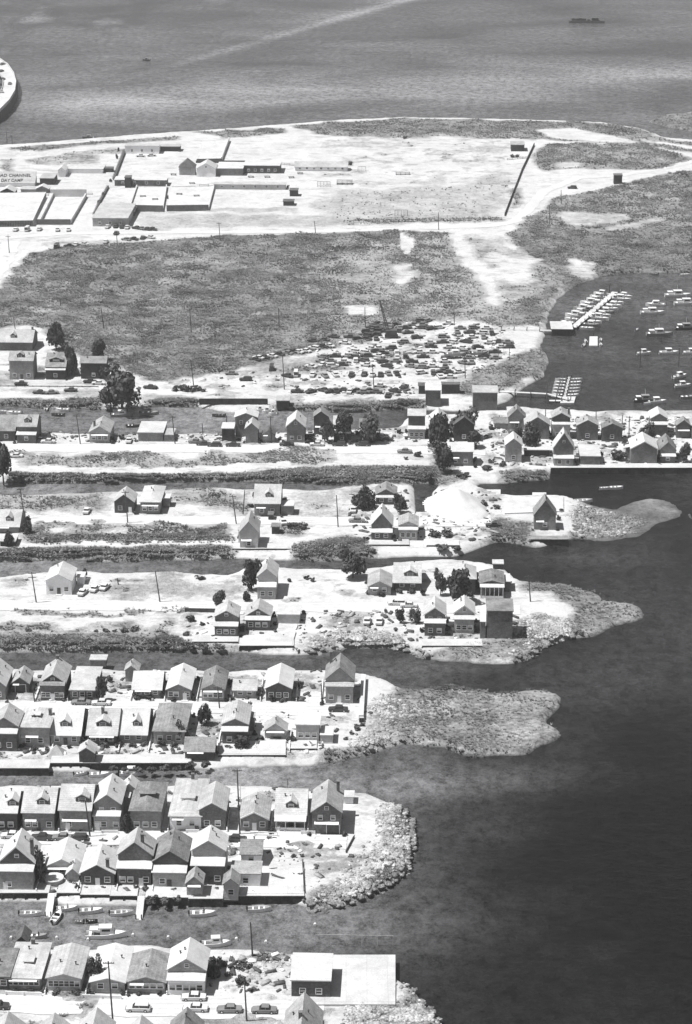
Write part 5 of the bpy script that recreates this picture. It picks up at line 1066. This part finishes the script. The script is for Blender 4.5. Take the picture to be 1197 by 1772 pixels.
# long pier and its boats
def pier(label, a, b, wd, z=1.2, m=None, rail=False):
    pa, pb = P(*a, z), P(*b, z); d = pb-pa; L = d.length; r = empty('pier', (pa.x, pa.y, 0), label, 'pier', None, math.atan2(d.y, d.x))
    MB().box(0, L, -wd/2, wd/2, z-.2, z).build('deck', m or WS, r); pm_ = MB().tube((0,0,-2),(0,0,z+.9),.16).mesh('piling', TIMB); k = max(2, int(L/5))
    for i in range(k+1):
        for s_ in (-1, 1): q = link(bpy.data.objects.new('piling', pm_)); q.parent = r; q.location = (i*L/k, s_*(wd/2+.18), 0)
    return pa, pb
pa, pb = pier('long white planked pier lined with boats', (992,566), (1064,505), 2.6)
d = (pb-pa); nrm = Vector((-d.y, d.x, 0)).normalized(); an0 = math.degrees(math.atan2(nrm.y, nrm.x))
for sd, sn in ((1, 'left'), (-1, 'right')):
    for i in range(11):
        t = .05+i*.09; p = pa+d*t+nrm*sd*(1.6+3.3); kd = R.choice(['runabout','launch','launch','cruiser'] if i > 2 else ['runabout', 'launch']); L = {'runabout':6,'launch':7.2,'cruiser':9}[kd]
        r0 = P(CX, CY); tone = R.choice('wwwgw')
        boat(0, 0, kd, tone, an0+(180 if sd < 0 else 0)+R.uniform(-6, 6), f"{'white' if tone == 'w' else 'grey'} boat, {nth(i)} outward along the {sn} side of the long pier", size=L, group='boats berthed at the long pier')
        C.objects[-1] if False else None
        rt = [o for o in C.objects if o.get('label', '').endswith(f"{nth(i)} outward along the {sn} side of the long pier")][-1]; rt.location = (p.x, p.y, .05)
pier('timber boardwalk running from the scrapyard to the white pier house', (823,568), (956,572), 2.2, 1.6, DECK)
pier('thin white gangway from the warehouse over the shallows', (864,677), (946,681), 1.4, 1.8, WS); pier('sloping white ramp down to the small floating dock', (946,681), (985,691), 1.3, 1.2, WS)
pier('short white boardwalk left of the floating dock base', (949,693), (972,693), 1.6, .6, WS)
flatslab('floating_dock', 'dock', 'small white floating dock with boats tied behind it', [(969,697),(993,697),(996,686),(974,686)], .6, -.3, WS)
pa2, pb2 = pier('narrow dock spine between boats beyond the floating dock', (977,686), (985,652), 1.0, .6, DECK)
for i in range(6):
    for sd in (-1, 1):
        t = .08+i*.16; p = pa2.lerp(pb2, t); dx = 2.9*sd
        q = Vector((p.x+dx, p.y, .05)); nm = f"small white boat, {nth(i)} outward on the {'right' if sd > 0 else 'left'} of the narrow dock spine"
        boat(0, 0, R.choice(['skiff','runabout']), 'w', 0 if sd > 0 else 180, nm, size=4.4, group='boats at the floating dock')
        [o for o in C.objects if o.get('label', '') == nm][-1].location = q
flatslab('float', 'dock', 'white float with small craft below the long pier', [(1019,598),(1034,598),(1034,582),(1020,582)], .6, -.3, WS)
for i, (x, y) in enumerate([(1010,599),(1039,590),(1039,598),(1013,592)]): boat(x, y, 'skiff', 'w', 70+i*9, f'tiny white skiff, {nth(i)} of those tied round the small float', size=3.4)
sheds([Hs(954,990,580,570,None,557,'White flat roofed pier house at the root of the long pier', n='pier_house', cat='house', k='f', r='W', w='k', wn=0, z=.3)])
for a in [('first',(83,1546),(95,1546),(88,1587)),('second',(238,1551),(250,1551),(241,1584))]:
    x0, x1 = a[1], a[2]; p0, p1 = P(*x0, 1.9), P(*x1, 1.9); r = empty('boat_ramp', p0, f'white sloping boat ramp, {"left" if a[0]=="first" else "right"} of two into the nearest canal', 'ramp', 'boat ramps', 0); w_ = p1.x-p0.x
    MB().prism([(-7,-2.2),(0,-.3),(0,0.1),(-7,-1.8)], 0, w_, 'x').build('deck', WS, r); [MB().tube((xx,-6.8,-4),(xx,-6.8,-.6),.15).build('piling', TIMB, r) for xx in (.15, w_-.15)]
for x, y, sz, lb in [(788,619,8,'left one beside the pole'),(829,617,6.5,'right one near the frame')]:
    r = P(x, y, G+.9); boat(x, y-4, 'launch', 'g', 2, f'grey boat propped on a cradle in the scrapyard, {lb}', size=sz, z=G+1.1, group='boats on cradles')
    c_ = empty('boat_cradle', P(x, y), f'timber cradle under the grounded boat, {lb}', 'cradle', 'boat cradles', 0); [MB().box(xx,xx+.3,-1,1,0,1.0).build('post', TIMB, c_) for xx in (-2, 1.7)]; MB().box(-2.5,2.5,-.1,.1,1.002,1.15).build('beam', TIMB, c_)
# play frames, pool, little things
def frame(x, y, w, hh, label, n=3, name='swing_frame', cat='swings'):
    r = empty(name, P(x, y), label, cat, None, 0); mb = MB()
    for i in range(n+1): xx = -w/2+w*i/n; MB().tube((xx,-.9,0),(xx,0,hh),.09).tube((xx,.9,0),(xx,0,hh),.09).build('leg', TIMB, r)
    MB().tube((-w/2,0,hh),(w/2,0,hh),.09).build('crossbar', TIMB, r); mb = MB()
    for i in range(n): xx = -w/2+w*(i+.5)/n; MB().tube((xx-.3,0,hh),(xx-.3,0,.6),.03).tube((xx+.3,0,hh),(xx+.3,0,.6),.03).box(xx-.35,xx+.35,-.15,.15,.5,.6).build('swing', TIMB, r)
frame(560,323,6.5,2.6,'swing frame in front of the bunkhouse, pale one',4); frame(626,296,4,2.4,'small swing frame right of the bunkhouse',2); frame(694,374,6,3,'dark double climbing frame at the field bottom',2,'climbing_frame','climbing frame'); frame(872,616,4,3.4,'open timber hoist frame right of the cradled boats',1,'hoist_frame','frame')
def bench_rows(x, y, w, n, label):
    r = empty('bleachers', P(x, y), label, 'bleachers', None, 0); mb = MB()
    for i in range(n): MB().box(-w/2, w/2, i*.8, i*.8+.5, .4+i*.35, .5+i*.35).build('bench', TIMB, r)
    for i in range(4): xx = -w/2+.2+(w-.4)*i/3; MB().prism([(0,0),(n*.8,0),(n*.8,.35*n+.05),(0,.38)], xx-.08, xx+.08, 'x').build('support', TIMB, r)
bench_rows(596,320,8,5,'dark stepped benches in front of the bunkhouse'); bench_rows(697,303,7.5,3,'low dark bleachers in the middle of the playing field')
def table(x, y, label, grp):
    r = empty('picnic_table', P(x, y), label, 'picnic table', grp, R.uniform(-.2, .2)); MB().box(-1.5,1.5,-.45,.45,.72,.8).build('table_top', TIMB, r)
    for s_ in (-1, 1): MB().box(-1.5,1.5,s_*.85-.15,s_*.85+.15,.42,.48).build('bench', TIMB, r); MB().box(s_*1.1-.06,s_*1.1+.06,-.7,.7,0,.7).build('leg', TIMB, r)
for i, (x, y) in enumerate([(434,307),(462,307),(504,308),(519,301),(300,303),(332,318),(247,341),(268,346),(310,337),(340,340)]): table(x, y, f'dark picnic table, {nth(i)} of those listed across the camp ground from centre outward' if False else f'dark picnic table on bleached camp ground, {nth(sorted([434,462,504,519,300,332,247,268,310,340]).index(x))} from left', 'picnic tables of the camp')
pl = empty('round_pool', P(93,1527), 'round above-ground pool with white cover in a canal yard', 'pool', None, 0)
def disc(r, z0, z1, y=0, n=28): return MB().prism([(r*math.cos(2*math.pi*i/n), r*math.sin(2*math.pi*i/n)) for i in range(n)], z0, z1, 'z')
disc(2.1,0,1.15).build('wall', HULL['g'], pl); disc(2.2,1.152,1.3).build('cover', WS, pl)
tt = empty('tent', P(98,1305), 'pale pyramid tent on the canal yard left of boat shed', 'tent', None, 0); MB().add([(-2.2,-2,0),(2.2,-2,0),(2.2,2,0),(-2.2,2,0),(0,0,2.6)],[(0,1,4),(1,2,4),(2,3,4),(3,0,4),(0,3,2,1)]).build('canvas', ROOF['P'], tt); MB().tube((0,0,2.5),(0,0,2.9),.05).build('tent_pole', TIMB, tt)
for i, (x, y) in enumerate([(19,1625),(98,1625),(152,1628),(230,1620),(291,1624),(409,1627),(460,1632),(545,1602)]):
    o = MB(); o.prism([(0,-.15),(.28,0),(.32,.3),(.2,.55),(0,.65),(-.2,.55),(-.32,.3),(-.28,0)], -.3, .3); q = o.build('mooring_buoy', HULL['w'], None, P(x, y, 0)); tag(q, f'small white mooring buoy, {nth(i)} from left in the nearest canal', 'buoy', 'mooring buoys')
# ------------------------------------------------------------------ trees and shrubs
def leafcloud(seed, n, lobes, ls, mtl, name='crown'):
    r = np.random.RandomState(seed); lob = []
    for i in range(lobes):
        a = r.rand()*6.28; q = r.rand()**.5*.62; zz = r.uniform(-.35, .6); lob.append((q*math.cos(a), q*math.sin(a), zz, r.uniform(.28, .5)))
    lob.append((0, 0, .1, .62)); L = np.array(lob); k = r.randint(0, len(L), n); d = r.normal(size=(n, 3)); d /= np.linalg.norm(d, axis=1)[:, None]
    rr = L[k, 3]*(.55+.5*r.rand(n)**.6); c = L[k, :3]+d*rr[:, None]; c[:, 2] = np.maximum(c[:, 2], -.72)
    nn = d+r.normal(size=(n, 3))*.5; nn /= np.linalg.norm(nn, axis=1)[:, None]; t = np.cross(nn, r.normal(size=(n, 3))); t /= np.linalg.norm(t, axis=1)[:, None]; b = np.cross(nn, t)
    s_ = ls*(.6+.8*r.rand(n))[:, None]; v = np.stack([c-t*s_-b*s_*.5, c+t*s_-b*s_*.5, c+t*s_*.7+b*s_, c-t*s_*.6+b*s_*.9], 1).reshape(-1, 3)
    return npmesh(name, v, np.arange(4*n).reshape(n, 4), [mtl])
CR = [leafcloud(i, 1500, 11, .085, LEAF if i % 3 else LEAF2) for i in range(5)]
SH = [leafcloud(20+i, 320, 6, .13, LEAF if i % 2 else LEAF2, 'foliage') for i in range(5)]
TRK = MB().tube((0,0,-.3),(0.1,0,1),.11,.06,7).tube((.08,0,.5),(.4,.1,.95),.05,.02,5).tube((.05,0,.45),(-.35,-.1,.9),.05,.02,5).mesh('trunk', BARK)
def tree(x, y, wpx, hpx, label, i, grp='trees among the houses', rx=1):
    s, c, si = sc(y); w = wpx/s/2; hh = hpx/(s*c*.95+1e-6); r = empty('tree', P(x, y), label, 'tree', grp, R.random()*6)
    o = link(bpy.data.objects.new('crown', CR[i % 5])); o.parent = r; cz = hh*.52; o.scale = (w*1.2, w*1.2, hh*.60); o.location = (0, 0, cz)
    t = link(bpy.data.objects.new('trunk', TRK)); t.parent = r; t.scale = (w*.8, w*.8, hh*.6)
TR = [(211,708,62,64,'huge dark tree wrapped round the white gabled roof'),(192,704,34,40,'dark tree left of the huge canal tree'),(97,606,32,44,'dark tree behind the house with pale dormer panel'),(124,650,20,50,'dark tree right of the house with pale dormer panel'),(172,626,26,34,'dark tree behind the grey roofed dark house'),(148,650,18,24,'dark tree in front of the grey roofed dark house'),(178,655,20,30,'dark tree at right corner of the grey roofed house'),
 (6,832,34,64,'dark tree at the left edge above the second canal'),(567,766,24,38,'dark tree left of the dark house with white porch hood'),(596,762,34,44,'broad tree hiding the dark house with white porch hood'),(640,764,40,42,'dark tree wrapping the overgrown house'),(758,775,34,60,'tall pale-dusted tree in front of the white gabled house'),(768,818,36,50,'dark tree below the climbing greenery'),(800,758,44,46,'large dark tree right of the white gabled house'),(820,775,26,26,'low dark tree right of the large one'),
 (918,780,34,40,'dark tree mass between inlet houses'),(930,752,34,34,'dark tree beside the grey double gabled house'),(895,765,18,26,'small tree beside the white gabled house by yard'),(1118,768,28,34,'dark tree behind the large dark fronted house'),(1070,796,26,14,'low dark tree before the yards of the right cluster'),(1185,800,20,30,'dark tree right of the grey shingled house'),
 (630,880,34,38,'round tree left of the grey cottage behind shrubs'),(692,888,24,32,'tree between grey cottage and white and grey cottage'),(610,1000,44,46,'broad tree at the canal bend left of the pale cottages'),(436,1022,28,48,'dark tree beside the white house with small porch'),(380,1047,22,22,'round lone tree beside the third street'),(427,1040,13,17,'small round tree near the street beside white house'),(792,1043,46,58,'big dark tree over the white hipped house'),(762,1030,20,40,'dark tree left of the big dark one'),
 (692,1078,14,22,'dark shrub tree in the yard left of double gabled house, left one'),(718,1078,18,22,'dark shrub tree in the yard left of double gabled house, right one'),(353,1254,22,36,'small tree between mottled roof and half grey roof houses'),(176,1212,20,40,'tree right of the white low roofed bungalow'),(316,1285,22,32,'bushy tree right of the mottled roof house'),(420,1292,34,18,'dark bushes before the house with one grey slope'),
 (70,1530,18,56,'tall dark tree right of the white trimmed gable house'),(220,1440,18,32,'dark tree right of the arched porch house'),(320,1712,10,14,'small bush at the white roofed end house'),(444,866,16,14,'small bush behind steep gabled house'),(372,1695,22,34,'dark tree right of the white roofed end house'),(166,1705,22,44,'dark tree between two lowest row bungalows'),(16,945,16,26,'pointed tree at the left edge below the dormer house'),(46,925,20,22,'dark tree right of the small dormer house'),(146,1000,10,16,'small tree behind the white two-window cottage'),(1060,1080,.1,.1,'')]
for i, a in enumerate(TR):
    if a[4]: tree(a[0], a[1], a[2], a[3], a[4], i)
def shrub(x, y, wpx, hpx, label, i, grp, z=G):
    s, c, si = sc(y); o = link(bpy.data.objects.new('shrub', SH[i % 5])); w = wpx/s/2; hh = hpx/s/2
    o.location = P(x, y, z)+Vector((0, 0, hh*.5)); o.scale = (w, w, hh); o.rotation_euler = (0, 0, R.random()*6); tag(o, label, 'shrub', grp)
def shrubs(phrase, grp, L):
    L = sorted(L)
    for i, a in enumerate(L): shrub(*a, f"{'small' if a[2] < 10 else 'bushy'} dark shrub, {nth(i)} from left {phrase}", i, grp)
shrubs('in the yard of the white roofed end house', 'shrubs right of the end house', [(385,1672,20,16),(400,1676,18,15),(418,1676,24,18),(432,1676,14,16),(395,1688,18,14),(414,1702,22,20),(434,1716,12,12),(425,1704,14,14),(378,1690,14,12)])
shrubs('in front of the lowest complete house row', 'front shrubs of the lowest row', [(25,1716,14,10),(52,1717,14,10),(97,1720,20,13),(132,1720,22,13),(222,1724,10,9),(212,1722,10,14),(240,1722,12,9),(276,1722,12,9),(160,1722,10,9)])
shrubs('on the bare bank of the third canal', 'bushes in a line on the bank', [(166,1094,11,8),(184,1094,16,11),(198,1094,11,8),(214,1094,17,12),(233,1092,18,12),(50,1092,16,8)])
shrubs('in front of the fifth house row up', 'front shrubs on the fourth street', [(110,1213,12,9),(150,1214,16,16),(165,1214,14,14),(236,1210,14,12),(258,1210,16,12),(278,1208,12,16),(300,1214,12,9),(400,1210,14,10),(470,1213,16,16),(490,1214,16,12),(520,1190,14,18),(334,1212,10,9),(190,1180,12,16),(182,1195,12,16)])
shrubs('beside the rubble of the fourth street point', 'bushes by the point', [(608,1270,12,9),(618,1262,18,14),(626,1256,12,9),(598,1280,10,7)])
shrubs('on the empty lot ending the fifth street', 'bushes on the empty lot', [(508,1483,12,9),(522,1482,10,7),(519,1516,12,10),(484,1482,5,4),(512,1538,10,7)])
shrubs('along the scrapyard track', 'bushes on the track', [(305,676,18,15),(318,676,26,20),(333,677,18,12),(344,676,14,10),(352,678,10,8),(270,672,10,8)])
shrubs('along the front of the fourth house row up', 'shrubs in the canal yards', [(40,1292,16,12),(60,1298,18,13),(82,1300,14,14),(120,1294,12,10),(180,1292,20,13),(206,1292,18,13),(230,1292,18,13),(250,1290,16,12),(280,1290,20,16),(300,1292,16,14),(396,1296,16,12),(334,1300,14,14),(340,1282,12,16),(440,1272,12,12)])
shrubs('along the weedy fifth canal wall', 'growth hanging on the seawall', [(195,1332,20,12),(215,1334,18,12),(240,1334,22,13),(262,1334,22,13),(285,1334,22,14),(305,1334,18,13),(330,1328,24,16),(355,1326,24,16)])
shrubs('in the yards above the nearest canal', 'yard shrubs above the nearest canal', [(235,1538,12,10),(250,1540,16,10),(300,1542,12,9),(374,1540,10,9),(150,1538,10,7),(178,1538,12,9),(128,1532,8,8),(195,1524,12,18),(440,1545,10,7),(262,1560,26,16),(284,1562,26,16),(306,1560,20,14)])
shrubs('around the houses of the sixth row up', 'shrubs of the third street yards', [(330,1075,20,20),(322,1100,14,11),(350,1082,12,9),(462,1090,10,8),(474,1068,10,16),(512,1066,12,14),(684,1092,8,6),(702,1096,8,6),(730,1094,12,16),(774,1092,12,16),(822,1092,12,16),(420,1092,8,10),(668,1060,8,10),(352,1122,24,12),(380,1122,22,12),(330,1120,22,12)])
shrubs('around the houses of the seventh row up', 'shrubs of the far third street yards', [(640,1028,16,12),(660,1032,16,12),(690,1026,16,14),(712,1026,18,14),(732,1030,14,18),(812,1032,14,14),(530,1002,14,10),(540,1006,12,10),(346,1002,22,10),(118,990,10,8),(500,1006,12,10),(880,1012,12,12)])
shrubs('around the houses of the eighth row up', 'shrubs of the second street yards', [(612,872,16,14),(648,930,14,14),(634,935,14,12),(682,934,14,12),(720,928,12,12),(752,928,26,18),(775,928,26,18),(700,880,16,14),(836,876,20,16),(860,880,16,12),(505,890,12,10),(434,878,14,12),(730,862,10,8),(505,912,26,14),(524,915,22,14),(276,888,10,7),(640,955,22,10),(765,952,30,14),(790,952,20,12),(966,900,10,12),(970,885,10,9)])
shrubs('along the first street fronts', 'shrubs along the first street', [(62,762,12,16),(78,764,10,8),(90,762,14,14),(196,764,12,16),(210,760,14,12),(352,764,8,7),(452,766,8,7),(484,762,8,12),(532,762,14,20),(540,764,12,12),(570,768,12,12),(606,768,12,12),(655,762,14,12),(690,750,10,12),(722,790,16,14),(702,795,10,7),(788,790,14,14),(818,800,18,14),(850,800,16,10),(870,806,20,12),(890,790,20,22),(840,812,24,12),(800,826,30,12),(745,830,14,22)])
shrubs('scattered around the camp', 'shrubs about the camp', [(604,286,12,12),(315,296,12,10),(166,376,7,9),(178,340,8,14),(171,352,8,10),(202,275,5,14),(191,315,7,8),(270,258,8,6),(186,362,8,8),(498,325,6,8),(205,262,5,12),(290,344,4,12),(700,240,10,8),(886,272,10,7),(895,272,9,7),(310,262,8,5)])
CORN = [('right', .5), ('left', -.5)]
k_ = 0
for o, r in ROWS:
    if o.get('n') or len((o['ph_']).split()) > 9: continue
    w, L = r['_w'], r['_L']
    for nm, u in CORN:
        for dp, v in (('front', .05), ('back', .95)):
            if R.random() > (.30 if dp == 'front' else .12): continue
            q = link(bpy.data.objects.new('shrub', SH[k_ % 5])); k_ += 1; s_ = R.uniform(.5, 1.15); p = r.matrix_basis @ Vector((u*w+(.9 if u > 0 else -.9)*s_, L*v+R.uniform(-.8,.8)-(1.2 if dp == 'front' else 0), 0))
            q.location = (p.x, p.y, G+s_*.5); q.scale = (s_, s_, s_*R.uniform(.8, 1.5)); q.rotation_euler = (0, 0, R.random()*6)
            tag(q, f"low shrub at {dp} {nm} corner of {o['ph_']}", 'shrub', 'shrubs at the house corners')
for o, r in ROWS: del r['_w'], r['_L']
# ------------------------------------------------------------------ stuff: grass tussocks and rubble
def gpt(n, wmap):
    w = wmap.ravel().astype(float); w /= w.sum(); k = NR.choice(len(w), n, p=w); x = XX.ravel()[k]+NR.uniform(-.75, .75, n); y = YY.ravel()[k]+NR.uniform(-.75, .75, n); return x, y, h.ravel()[k]
def grass():
    clump = np.clip((fbm(XX, YY, 7, 600, 4)-.38)*4, 0.12, 1)*(1-.9*flat)*(1-.88*island); on = (h > .35)
    wm = np.clip(veg-.5, 0, 1)**1.0*clump*on; near = np.clip(900/YY, .5, 2.2)**2; n = 150000
    x, y, z = gpt(n, wm*near*.6+wm*(YY < 760)*2.0+bank*on*clump*1.2); sz = np.interp(y, [400, 700, 1200], [.38, .45, .62])*NR.uniform(.5, 1.3, n)
    vs = []; K = 5; a0 = NR.rand(n)*6.28
    for k in range(K):
        a = a0+k*6.283/K+NR.uniform(-.3, .3, n); ca, sa = np.cos(a), np.sin(a); l = sz*NR.uniform(.7, 1.2, n); hh = sz*NR.uniform(.6, 1.1, n)
        vs.append(np.stack([np.stack([x-sa*sz*.35, y+ca*sz*.35, z-.1], 1), np.stack([x+sa*sz*.35, y-ca*sz*.35, z-.1], 1), np.stack([x+ca*l, y+sa*l, z+hh], 1)], 1))
    v = np.stack(vs, 1).reshape(-1, 3); me = npmesh('marsh_grass', v, np.arange(len(v)).reshape(-1, 3), [mat('marsh_grass_blades', .22, amp=.6, scale=.3)])
    tag(link(bpy.data.objects.new('marsh_grass', me)), 'rough mottled marsh grass and low scrub over the banks and meadow', 'marsh grass', kind='stuff')
grass()
def bank_scrub():
    n = 5200; m = (blur(bank, 1, 1) > .35)*(h > .9)*np.clip((fbm(XX, YY, 5, 5150, 3)-.3)*4, .15, 1)*np.clip(900/YY, .6, 1.6); x, y, z = gpt(n, m); rr = NR.uniform(.35, .85, n); K = 22
    d = NR.normal(size=(n, K, 3)); d[..., 2] = np.abs(d[..., 2])*.8; d /= np.linalg.norm(d, axis=2)[..., None]; c = np.stack([x, y, z-.25], 1)[:, None]+d*rr[:, None, None]*np.array([1.15, .9, .95])*(.7+.4*NR.rand(n, K, 1))
    nn = d+NR.normal(size=d.shape)*.35; nn /= np.linalg.norm(nn, axis=2)[..., None]; t = np.cross(nn, NR.normal(size=d.shape)); t /= np.linalg.norm(t, axis=2)[..., None]; b = np.cross(nn, t); s_ = (rr[:, None]*.26*(.6+.8*NR.rand(n, K)))[..., None]
    v = np.stack([c-t*s_-b*s_, c+t*s_-b*s_*.7, c+t*s_*.6+b*s_, c-t*s_*.8+b*s_], 2).reshape(-1, 3)
    me = npmesh('bank_scrub', v, np.arange(len(v)).reshape(-1, 4), [mat('bank_scrub_leaves', .21, amp=.5, scale=.4)]); tag(link(bpy.data.objects.new('bank_scrub', me)), 'low rounded scrub growing in long belts on the canal banks', 'scrub', kind='stuff')
bank_scrub()
def rubble(n, wm, name, label, mt, s0):
    x, y, z = gpt(n, wm); s_ = NR.uniform(.25, 1, n)**1.5*s0; base = np.array([(-1,-1,-.6),(1,-1,-.6),(1,1,-.6),(-1,1,-.6),(-.7,-.6,.6),(.7,-.7,.5),(.6,.7,.7),(-.6,.6,.5)])
    v = base[None]*(1+NR.uniform(-.35, .35, (n, 8, 3))); v = v*s_[:, None, None]*np.stack([NR.uniform(.6, 1.5, n), NR.uniform(.6, 1.3, n), NR.uniform(.4, .9, n)], 1)[:, None, :]
    a = NR.rand(n)*6.28; c_, s2 = np.cos(a)[:, None], np.sin(a)[:, None]; X = v[..., 0]*c_-v[..., 1]*s2+x[:, None]; Y = v[..., 0]*s2+v[..., 1]*c_+y[:, None]; Z = v[..., 2]+z[:, None]+.15*s_[:, None]
    f = np.array([(0,3,2,1),(4,5,6,7),(0,1,5,4),(1,2,6,5),(2,3,7,6),(3,0,4,7)]); fs = (np.arange(n)[:, None, None]*8+f[None]).reshape(-1, 4)
    me = npmesh(name, np.stack([X, Y, Z], -1).reshape(-1, 3), fs, [mt]); tag(link(bpy.data.objects.new(name, me)), label, 'rubble', kind='stuff')
rubble(9000, rock**1.5*(h > .0)*np.clip((fbm(XX, YY, 7, 808)-.44)*6, .04, 1), 'rubble', 'broken pale rubble heaped round the points of land', ROCK, .5)
rubble(3500, rock*(h > -.4)*(h < 1.3)+.02*(rock > .1), 'wet_rubble', 'dark wet stones along the water edge of the points', ROCKD, .6)
def debris():                                # bits of scrap strewn over the yards
    m = np.zeros(XX.shape)
    for q, a in (([(545,600),(700,560),(885,565),(885,630),(800,655),(560,650)], .3), ([(500,672),(720,668),(720,688),(500,684)], .5), ([(240,670),(500,640),(700,650),(700,665),(240,680)], .12), ([(B_,1450),(560,1450),(620,1490),(520,1545),(B_,1545)], .45), ([(B_,1228),(600,1236),(560,1305),(B_,1320)], .45), ([(310,1060),(900,1060),(880,1110),(310,1115)], .35), ([(600,850),(860,850),(860,940),(600,940)], .35), ([(B_,750),(860,745),(860,768),(B_,768)], .6), ([(850,725),(T_,725),(T_,808),(850,808)], .6), ([(B_,1160),(620,1165),(620,1215),(B_,1215)], .3), ([(360,1655),(500,1655),(500,1720),(360,1720)], .8), ([(B_,1352),(600,1370),(600,1440),(B_,1440)], .25)): m = np.maximum(m, poly(q)*a)
    n = 5000; x, y, z = gpt(n, m*(h > 1.2)); z = z*0+np.maximum(z, G); s_ = NR.uniform(.2, 1, n)**1.6*.75
    base = np.array([(-1,-1,-.5),(1,-1,-.5),(1,1,-.5),(-1,1,-.5),(-1,-.8,.5),(.9,-1,.6),(1,.9,.5),(-.8,1,.4)]); v = base[None]*(1+NR.uniform(-.25, .25, (n, 8, 3)))*s_[:, None, None]*np.stack([NR.uniform(.5, 2.2, n), NR.uniform(.4, 1, n), NR.uniform(.3, .9, n)], 1)[:, None, :]
    a = NR.rand(n)*6.28; c_, s2 = np.cos(a)[:, None], np.sin(a)[:, None]; X = v[..., 0]*c_-v[..., 1]*s2+x[:, None]; Y = v[..., 0]*s2+v[..., 1]*c_+y[:, None]; Z = v[..., 2]+z[:, None]+.3*s_[:, None]
    f = np.array([(0,3,2,1),(4,5,6,7),(0,1,5,4),(1,2,6,5),(2,3,7,6),(3,0,4,7)]); fs = (np.arange(n)[:, None, None]*8+f[None]).reshape(-1, 4)
    me = npmesh('yard_debris', np.stack([X, Y, Z], -1).reshape(-1, 3), fs, [TIMB, WALLV['m'][0], TRIM, CARM['r']])
    me.polygons.foreach_set('material_index', np.repeat(NR.choice(4, n, p=[.45, .2, .15, .2]), 6).astype(np.int32))
    tag(link(bpy.data.objects.new('yard_debris', me)), 'litter, scrap and stored odds and ends strewn over yards and the scrapyard', 'debris', kind='stuff')
debris()
edge = ((h > -.25) & (h < .5) & (veg > .4)).astype(float)
# ------------------------------------------------------------------ haze
if HAZE > 0:
    hm = bpy.data.materials.new('haze'); hm.use_nodes = True; t = hm.node_tree
    for n_ in list(t.nodes):
        if n_.type != 'OUTPUT_MATERIAL': t.nodes.remove(n_)
    pv = t.nodes.new('ShaderNodeVolumePrincipled'); pv.inputs['Color'].default_value = (.95, .95, .97, 1); pv.inputs['Density'].default_value = HAZE; pv.inputs['Anisotropy'].default_value = .2
    t.links.new(pv.outputs[0], [n_ for n_ in t.nodes if n_.type == 'OUTPUT_MATERIAL'][0].inputs['Volume'])
    hz = MB().box(-9100, 9100, -3100, 14100, -7, 262).build('haze', hm); tag(hz, kind='stuff')
